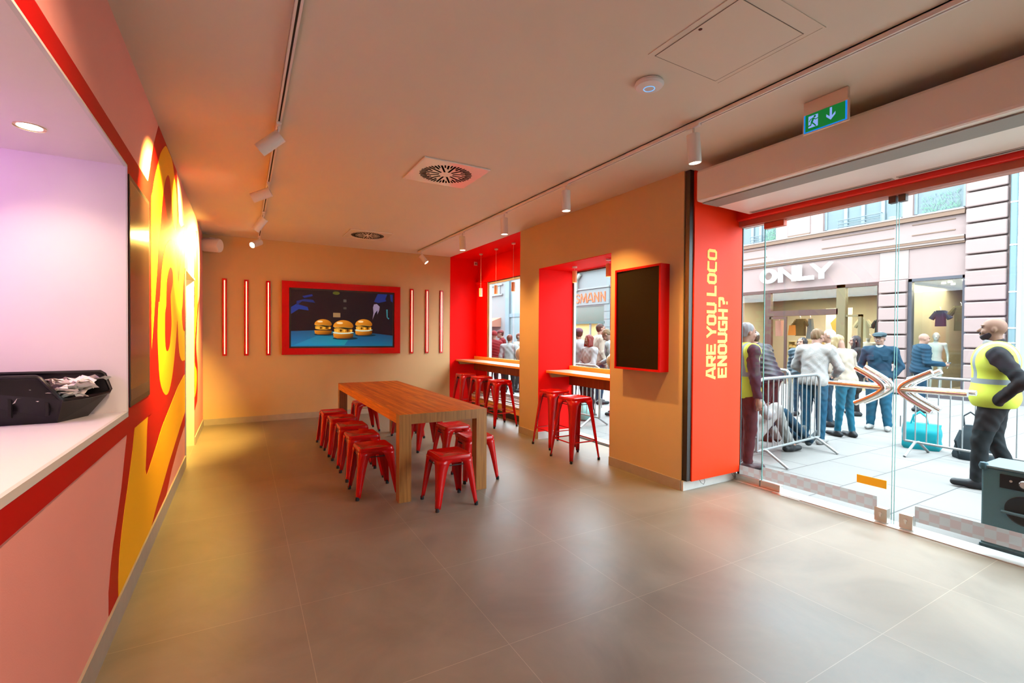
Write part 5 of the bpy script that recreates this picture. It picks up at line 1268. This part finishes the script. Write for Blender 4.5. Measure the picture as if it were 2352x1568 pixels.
    if sleeves: arms(S, g*.85 if not puffer else .030, .97)
    else: arms(S, g*.6, -.0)
    hz = j['pel']+np.array([0, 0, -.02*k])
    if long_coat:
        for s_ in 'LR': S.cap(j['hi'+s_], j['hi'+s_]+(j['kn'+s_]-j['hi'+s_])*long_coat, (.11+g)*k, (.10+g)*k, .06)
    else: S.cap(j['pel']+np.array([-.06*w*k, 0, 0]), j['pel']+np.array([.06*w*k, 0, 0]), (.10*w+g)*k, (.10*w+g)*k, .05); S.cut(j['pel']-TM@np.array([0, 0, (.95-hem)*k+.03*k]), -(TM@np.array([0, 0, 1.])))
    S.cap(j['nec']-TM@np.array([0, 0, .03*k]), j['nec']+TM@np.array([0, .0, .015*k]), .066*k*(.6+.4*w), .064*k*(.6+.4*w), .02)
    if puffer: dsp = lambda X, Y, Z: .011*np.abs(np.sin((Z+X*.25)*42))-.004
    else: dsp = lambda X, Y, Z: .0035*np.sin(Z*27+X*43+1.8*np.sin(Y*29+Z*13))+.0025*np.sin(Y*57-Z*41+2*np.sin(X*33-Z*19))
    S.mesh('jacket', top, t, dsp)
    if shirt:
        S = SDF(h*.8); S.cap(j['nec']+np.array([0, .01, -.02*k]), j['nec']+np.array([0, .03*k, .03*k]), .070*k, .062*k, .01)
        S.cut(j['nec']+np.array([0, 0, .05*k]), (0, -.3, 1)); S.mesh('shirt', mat('checked_shirt', (.6, .62, .62), .8), t)
        m = MB(); yf = (.112+g)*k
        for sx in (-1, 1): m.box(sx*.10-.045, sx*.10+.045, yf-.014, yf-.002, 1.25*k, 1.33*k)
        m.build('chest_pocket', top, t, bevel=.004)
    if vest:
        S = SDF(h); torso(S, g+.014); S.cap(j['pel']+np.array([-.06*w*k, .01, 0]), j['pel']+np.array([.06*w*k, .01, 0]), (.10*w+g+.012)*k, (.10*w+g+.012)*k, .05)
        S.cut(j['pel']-np.array([0, 0, .10*k]), (0, 0, -1)); S.cut(j['shL']-np.array([.028, 0, 0]), (-1, 0, .12)); S.cut(j['shR']+np.array([.028, 0, 0]), (1, 0, .12))
        # neck opening
        S.ell(j['nec']+np.array([0, .07*k, .03*k]), (.07*k, .10*k, .15*k), None, .01, True)
        S.mesh('vest', hivis(), t)
    # --- hair
    if hair is not None:
        hm, ln = hair; S = SDF(h)
        S.ell(hp((0, -.022, .038)), (.081*k, .093*k, .086*k), HM, .02)
        if ln > .1:
            for q in (-1, 0, 1): 
                a = hp((q*.05, -.055, .02)); b_ = a+np.array([q*.015, .035*math.sin(R(hpitch)), -ln-.03])*k; S.cap(a, b_, .042*k, .045*k, .03)
            for q in (-1, 1): a = hp((q*.070, .02, .03)); S.cap(a, a+np.array([q*.008, .01, -ln*.85-.03])*k, .024*k, .026*k, .02)
        else: S.ell(hp((0, -.048, -.010)), (.068*k, .055*k, .062*k), HM, .02)
        S.ell(hp((0, .085, -.030)), (.078*k, .088*k, .088*k), HM, .01, True)
        S.mesh('hair', hm, t, (lambda X, Y, Z: .003*np.sin(X*160+Z*30)+.002*np.sin(Y*150)))
    if hat is not None:
        hm, kind = hat; S = SDF(h)
        if kind == 'cap': S.ell(hp((0, -.012, .050)), (.088*k, .105*k, .075*k), HM, .02); S.ell(hp((0, .115, .045)), (.062*k, .075*k, .012*k), HM, .01); S.cut(hp((0, 0, .028)), -(HM@np.array([0, 0, 1.])))
        elif kind == 'flat': S.ell(hp((0, .01, .072)), (.105*k, .130*k, .045*k), HM@Rx(R(-6)), .02); S.ell(hp((0, .12, .045)), (.07*k, .05*k, .012*k), HM, .012); S.ell(hp((0, -.012, .05)), (.088*k, .1*k, .05*k), HM, .02); S.cut(hp((0, 0, .030)), -(HM@np.array([0, 0, 1.])))
        else: S.ell(hp((0, -.018, .045)), (.090*k, .108*k, .098*k), HM, .02); S.cut(hp((0, 0, .015)), -(HM@np.array([0, -.15, 1.])))
        S.mesh('hat', hm, t)
    if beard is not None:
        S = SDF(h*.7); S.ell(hp((0, .02, -.045)), (.0615*k, .0735*k, .0735*k), HM, .025*k); S.ell(hp((0, .055, -.085)), (.034*k, .032*k, .030*k), HM, .02*k); S.ell(hp((0, .104, -.030)), (.030*k, .03*k, .016*k), HM, .004, True); S.cut(hp((0, .05, -.046)), HM@np.array([0, .75, 1.])); S.cut(hp((0, -.008, 0)), HM@np.array([0, -1., .15])); S.mesh('beard', beard, t)
    if stache is not None:
        S = SDF(h*.6); S.cap(hp((-.025, .088, -.043)), hp((.025, .088, -.043)), .010*k, .010*k, .004); S.mesh('moustache', stache, t)
    if h < .0125:
        for sx in (-1, 1):
            m = MB(); m.lathe([(0, -1), (.5, -.87), (.87, -.5), (1, 0), (.87, .5), (.5, .87), (0, 1)], n=12); e = m.build('eye', EYED, t, smooth=True)
            c = hp((sx*.031, .081, .016)); e.location = c; e.scale = (.012*k, .006*k, .0065*k); e.rotation_euler = (0, 0, R(hyaw))
        m = MB(); e = m.lathe([(0, -1), (.5, -.87), (.87, -.5), (1, 0), (.87, .5), (.5, .87), (0, 1)], n=12).build('lips', LIP, t, smooth=True); c = hp((0, .090, -.055)); e.location = c; e.scale = (.022*k, .008*k, .007*k); e.rotation_euler = (0, 0, R(hyaw))
    if glasses:
        m = MB()
        for sx in (-1, 1): m.tube([tuple(hp((sx*.033+.024*math.cos(R(30*q)), .100, .014+.018*math.sin(R(30*q))))) for q in range(12)], .0022, 6, closed=True); m.tube([tuple(hp((sx*.057, .098, .018))), tuple(hp((sx*.082, 0, .012)))], .002, 6)
        m.tube([tuple(hp((-.01, .102, .018))), tuple(hp((.01, .102, .018)))], .002, 6); m.build('glasses', mat('glasses_metal', (.2, .15, .12), .3, metal=.8), t)
    return t
HB = mat('dark_brown_hair', (.045, .025, .015), .6); HBL = mat('blonde_hair', (.50, .36, .18), .55); HG = mat('grey_hair', (.30, .30, .31), .6); HBK = mat('black_hair', (.018, .016, .018), .5); HLB = mat('light_brown_hair', (.22, .13, .06), .6); HRD = mat('auburn_and_tinted_hair', (.20, .03, .02), .5)  # red hair serves auburn hair and dark hair tinted by glass reflection
JEAN = cloth('blue_jeans', (.012, .115, .21)); JEAN2 = cloth('dark_jeans', (.010, .055, .10)); DKT = cloth('charcoal_trousers', (.018, .026, .030)); PURP = cloth('dark_purple_suit', (.055, .035, .06)); PLUM = cloth('plum_trousers', (.055, .018, .025))
NAVY = cloth('navy_jacket', (.010, .055, .10)); NAVYP = mat('navy_puffer', (.030, .034, .052), .4); TEALP = mat('teal_puffer', (.03, .07, .095), .4); BEI = cloth('cream_jacket', (.50, .42, .33)); FLE = mat('white_fleece', (.52, .50, .48), .95, bump=.5, bscale=90); BLKC = cloth('black_coat', (.018, .022, .022)); WSH = cloth('white_shirt', (.50, .50, .50)); REFR = cloth('reflection_red_jacket', (.20, .006, .010)); BSUIT = cloth('black_suit', (.012, .016, .02)); CRT = cloth('cream_trousers', (.50, .48, .45)); GRC = cloth('green_grey_jacket', (.04, .05, .035))  # the dark red cloth stands in for red reflection in the window glass
SHW = mat('white_shoe', (.50, .49, .47), .5); SHB = mat('black_shoe', (.03, .035, .04), .4); SHP = mat('brown_black_shoe', (.06, .035, .04), .4)
# guard by the right door leaf
g = person(6.80, 1.77, 1.78, 92, 'bald bearded guard in a yellow hi-vis vest standing in profile, hand in pocket', BSUIT, DKT, h=.0095, wide=1.38, vest=True, skin=SKIN2, beard=HBK, stache=HBK, jac=1.0, leg=1.15, shoe=SHB, hpitch=-4,
    J=dict(shL=(-.18, -.01, 1.375), shR=(.18, -.01, 1.375), elR=(.32, -.08, 1.14), wrR=(.25, .04, .92), elL=(-.36, -.17, 1.13), wrL=(-.235, -.01, .925), knL=(-.12, .10, .50), anL=(-.12, .12, .085), knR=(.10, .0, .50), anR=(.12, -.16, .085)))
S = SDF(.009); S.cap((0, .0, 1.44), (0, .02, 1.52), .100, .080, .01); S.cap((0, .06, 1.44), (0, .13, 1.30), .055, .03, .01); S.cut((0, 0, 1.535), (0, -.30, 1)); S.mesh('shirt_collar', WSH, g)
lm = person(5.22, 3.52, 1.73, -62, 'grey-haired man in a dark purple suit and yellow hi-vis vest at the left glass panel', PURP, PLUM, h=.0095, vest=True, hair=(HG, .03), leg=1.1, shoe=SHP, hpitch=6,
    J=dict(elR=(.25, -.02, 1.12), wrR=(.24, .03, .86)))
person(6.95, 4.27, 1.72, 62, 'man in a grey cap and dark navy hooded puffer leaning on the barrier', NAVYP, PLUM, h=.011, lean=24, hyaw=15, hat=(mat('grey_cap', (.42, .42, .40), .8), 'cap'), hair=(HB, .02), puffer=True, shoe=SHB, wide=1.15, J=dict(elR=(.30, .35, 1.12), wrR=(.12, .50, 1.02), elL=(-.28, .36, 1.12), wrL=(-.10, .52, 1.02)))
person(8.0, 5.22, 1.72, 70, 'man in a cap and green-grey jacket behind the man in the puffer', GRC, DKT, h=.013, lean=6, hat=(mat('dull_cap', (.20, .20, .18), .8), 'cap'), hair=(HB, .02), puffer=True)
person(9.6, 5.26, 1.56, 160, 'dark-haired woman in a blue-grey quilted jacket facing the camera in the crowd', TEALP, JEAN2, h=.011, hair=(HBK, .16), puffer=True, hyaw=-15)
person(7.36, 3.86, 1.70, -18, 'person in a white fleece jacket and blue jeans seen from behind at the barrier', FLE, JEAN, h=.010, lean=10, hpitch=14, hyaw=-22, hair=(HLB, .03), shoe=SHW, jac=1.4, leg=1.15, J=dict(elL=(-.30, .12, 1.16), wrL=(-.18, .30, 1.05), elR=(.30, .12, 1.16), wrR=(.20, .3, 1.05)))
person(9.0, 4.46, 1.70, 88, 'pale-haired man in a cream top in profile behind the blonde woman', BEI, JEAN2, h=.011, hair=(mat('white_hair', (.72, .68, .62), .6), .02))
person(8.25, 3.84, 1.62, 50, 'blonde woman in a cream jacket and skinny blue jeans looking down', BEI, cloth('bright_jeans', (.008, .16, .26)), h=.010, lean=12, hpitch=42, hair=(HBL, .17), shoe=SHB, jac=1.2, J=dict(elR=(.27, .10, 1.14), wrR=(.10, .27, 1.10), elL=(-.26, .12, 1.14), wrL=(-.06, .28, 1.12), anR=(.10, -.04, .085), anL=(-.10, .06, .085)))
person(10.7, 4.81, 1.60, 100, 'woman with long dark hair in a black coat looking left', BLKC, BSUIT, h=.012, hair=(HBK, .26), long_coat=.75, hpitch=5, J=dict(elR=(.25, .06, 1.14), wrR=(.14, .26, 1.26)))
person(9.45, 3.89, 1.66, 170, 'old man in a dark flat cap and blue quilted jacket standing alone, hands in pockets', NAVY, cloth('loose_jeans', (.010, .12, .21)), h=.010, wide=1.0, hat=(mat('dark_flat_cap', (.035, .07, .085), .8), 'flat'), hair=(HG, .02), glasses=True, shoe=SHW, jac=1.2, leg=1.35, stache=HG, hyaw=-6, shirt=1,
    J=dict(elR=(.29, -.05, 1.14), wrR=(.19, .07, .95), elL=(-.29, -.05, 1.14), wrL=(-.19, .07, .95), anL=(-.14, .04, .085), anR=(.12, .0, .085)))
person(12.4, 4.37, 1.66, -72, 'bald man in a navy hooded jacket holding a phone by the display window', NAVY, JEAN2, h=.012, lean=3, wide=1.15, puffer=True, hpitch=8, J=dict(elL=(-.26, .03, 1.12), wrL=(-.16, .32, 1.08), elR=(.27, .03, 1.12), wrR=(.16, .34, 1.08)))
# seated pair behind the left barrier
SJ = dict(pel=(0, 0, .30), wai=(0, -.04, .45), che=(0, -.06, .66), nec=(0, -.05, .82), hd=(0, .0, .98), shL=(-.18, -.05, .77), shR=(.18, -.05, .77), elL=(-.24, .10, .55), elR=(.24, .10, .55), wrL=(-.14, .32, .56), wrR=(.14, .32, .56), hiL=(-.09, .03, .28), hiR=(.09, .03, .28),
          knL=(-.14, .42, .53), knR=(.14, .38, .60), anL=(-.14, .78, .13), anR=(.12, .66, .12))
person(5.86, 3.93, 1.76, 0, 'person with glasses in white trousers and black sneakers sitting behind the left barrier', cloth('white_hoodie', (.5, .48, .48)), CRT, h=.0105, J=SJ, rz=R(-98), hair=(HB, .02), glasses=True, shoe=SHB, leg=1.25)
SJ2 = dict(SJ); SJ2.update(knL=(-.14, .46, .42), knR=(.12, .46, .50), anL=(-.14, .90, .10), anR=(.14, .86, .10))
person(6.24, 4.14, 1.72, 0, 'person in dark jeans sitting on the pavement with legs stretched towards the barrier', PURP, JEAN2, h=.011, J=SJ2, rz=R(-112), hair=(HB, .02), shoe=mat('grey_shoe', (.10, .13, .14), .5), leg=1.15)
for x, y, h_, lab in ((6.10, 3.98, .18, 'low grey block the person in white trousers sits on'), (6.32, 4.30, .18, 'low grey block the person in dark jeans sits on')): pass
# crowd outside the nearer niche window
person(5.90, 7.62, 1.72, 20, 'person in a dark cap and white jacket seen from behind through the nearer niche window', WSH, BSUIT, h=.012, hat=(mat('plum_cap', (.14, .08, .12), .8), 'cap'), hair=(HB, .03))
person(5.84, 7.20, 1.58, 120, 'auburn-haired person in a white jacket looking at a phone outside the nearer niche window', WSH, BSUIT, h=.011, hpitch=30, hair=(HRD, .12), J=dict(elR=(.24, .06, 1.13), wrR=(.08, .28, 1.06), elL=(-.24, .06, 1.13), wrL=(-.08, .28, 1.06)))
person(6.35, 7.02, 1.72, 78, 'brown-haired man in a white shirt bending his head down outside the nearer niche window', WSH, BSUIT, h=.011, lean=14, hpitch=42, hair=(HLB, .03), wide=1.1, J=dict(elR=(.26, .12, 1.13), wrR=(.1, .3, 1.05)))
person(7.12, 8.42, 1.84, -70, 'young man with short dark hair looking right outside the nearer niche window', BEI, JEAN2, h=.0115, hair=(HB, .02))
# crowd outside the far niche window, red glass reflection painted into their dark colours
person(5.70, 10.95, 1.66, 40, 'person in a beanie and jacket painted with red glass reflection, at the left of the far niche window', REFR, BSUIT, h=.013, hat=(mat('reflection_red_beanie', (.28, .03, .03), .9), 'beanie'), puffer=True)
person(6.52, 11.9, 1.72, 100, 'person in a cap and jacket painted with red glass reflection, looking left through the far niche window', REFR, BSUIT, h=.013, hat=(mat('reflection_red_cap', (.18, .04, .04), .8), 'cap'), hair=(HB, .02), lean=8)
person(5.80, 10.30, 1.58, -20, 'dark-haired person in a white top seen from behind through the far niche window', WSH, BSUIT, h=.013, hair=(HRD, .05))
person(6.60, 11.2, 1.62, -120, 'person with dark hair painted with red glass reflection, at the right of the far niche window', BEI, BSUIT, h=.013, hair=(HRD, .06))
# phones held by people
PH = mat('phone_black', (.02, .02, .025), .2)
def phone(loc, rz, lab):
    m = MB(); m.box(-.038, .038, -.005, .005, -.07, .07); o = tag(m.build('mobile_phone', PH, bevel=.003), lab, 'phone', 'phones in hands'); o.location = loc; o.rotation_euler = (R(-50), 0, rz)
phone((5.54, 7.02, 1.02), R(60), 'phone in the hands of the auburn-haired person at the nearer niche window')
phone((12.97, 4.11, 0.96), R(-110), 'phone held by the bald man in the navy jacket')
# shop mannequins
MNQ = mat('mannequin_white', (.82, .82, .78), .4)
person(17.2, 7.4, 1.70, 180, 'pale shop mannequin beside the old man in the shop doorway window', None, None, h=.014, mann=True, skin=MNQ)
person(16.5, 5.48, 1.72, 180, 'pale mannequin in the display window right of the bald man', None, None, h=.014, mann=True, skin=MNQ)
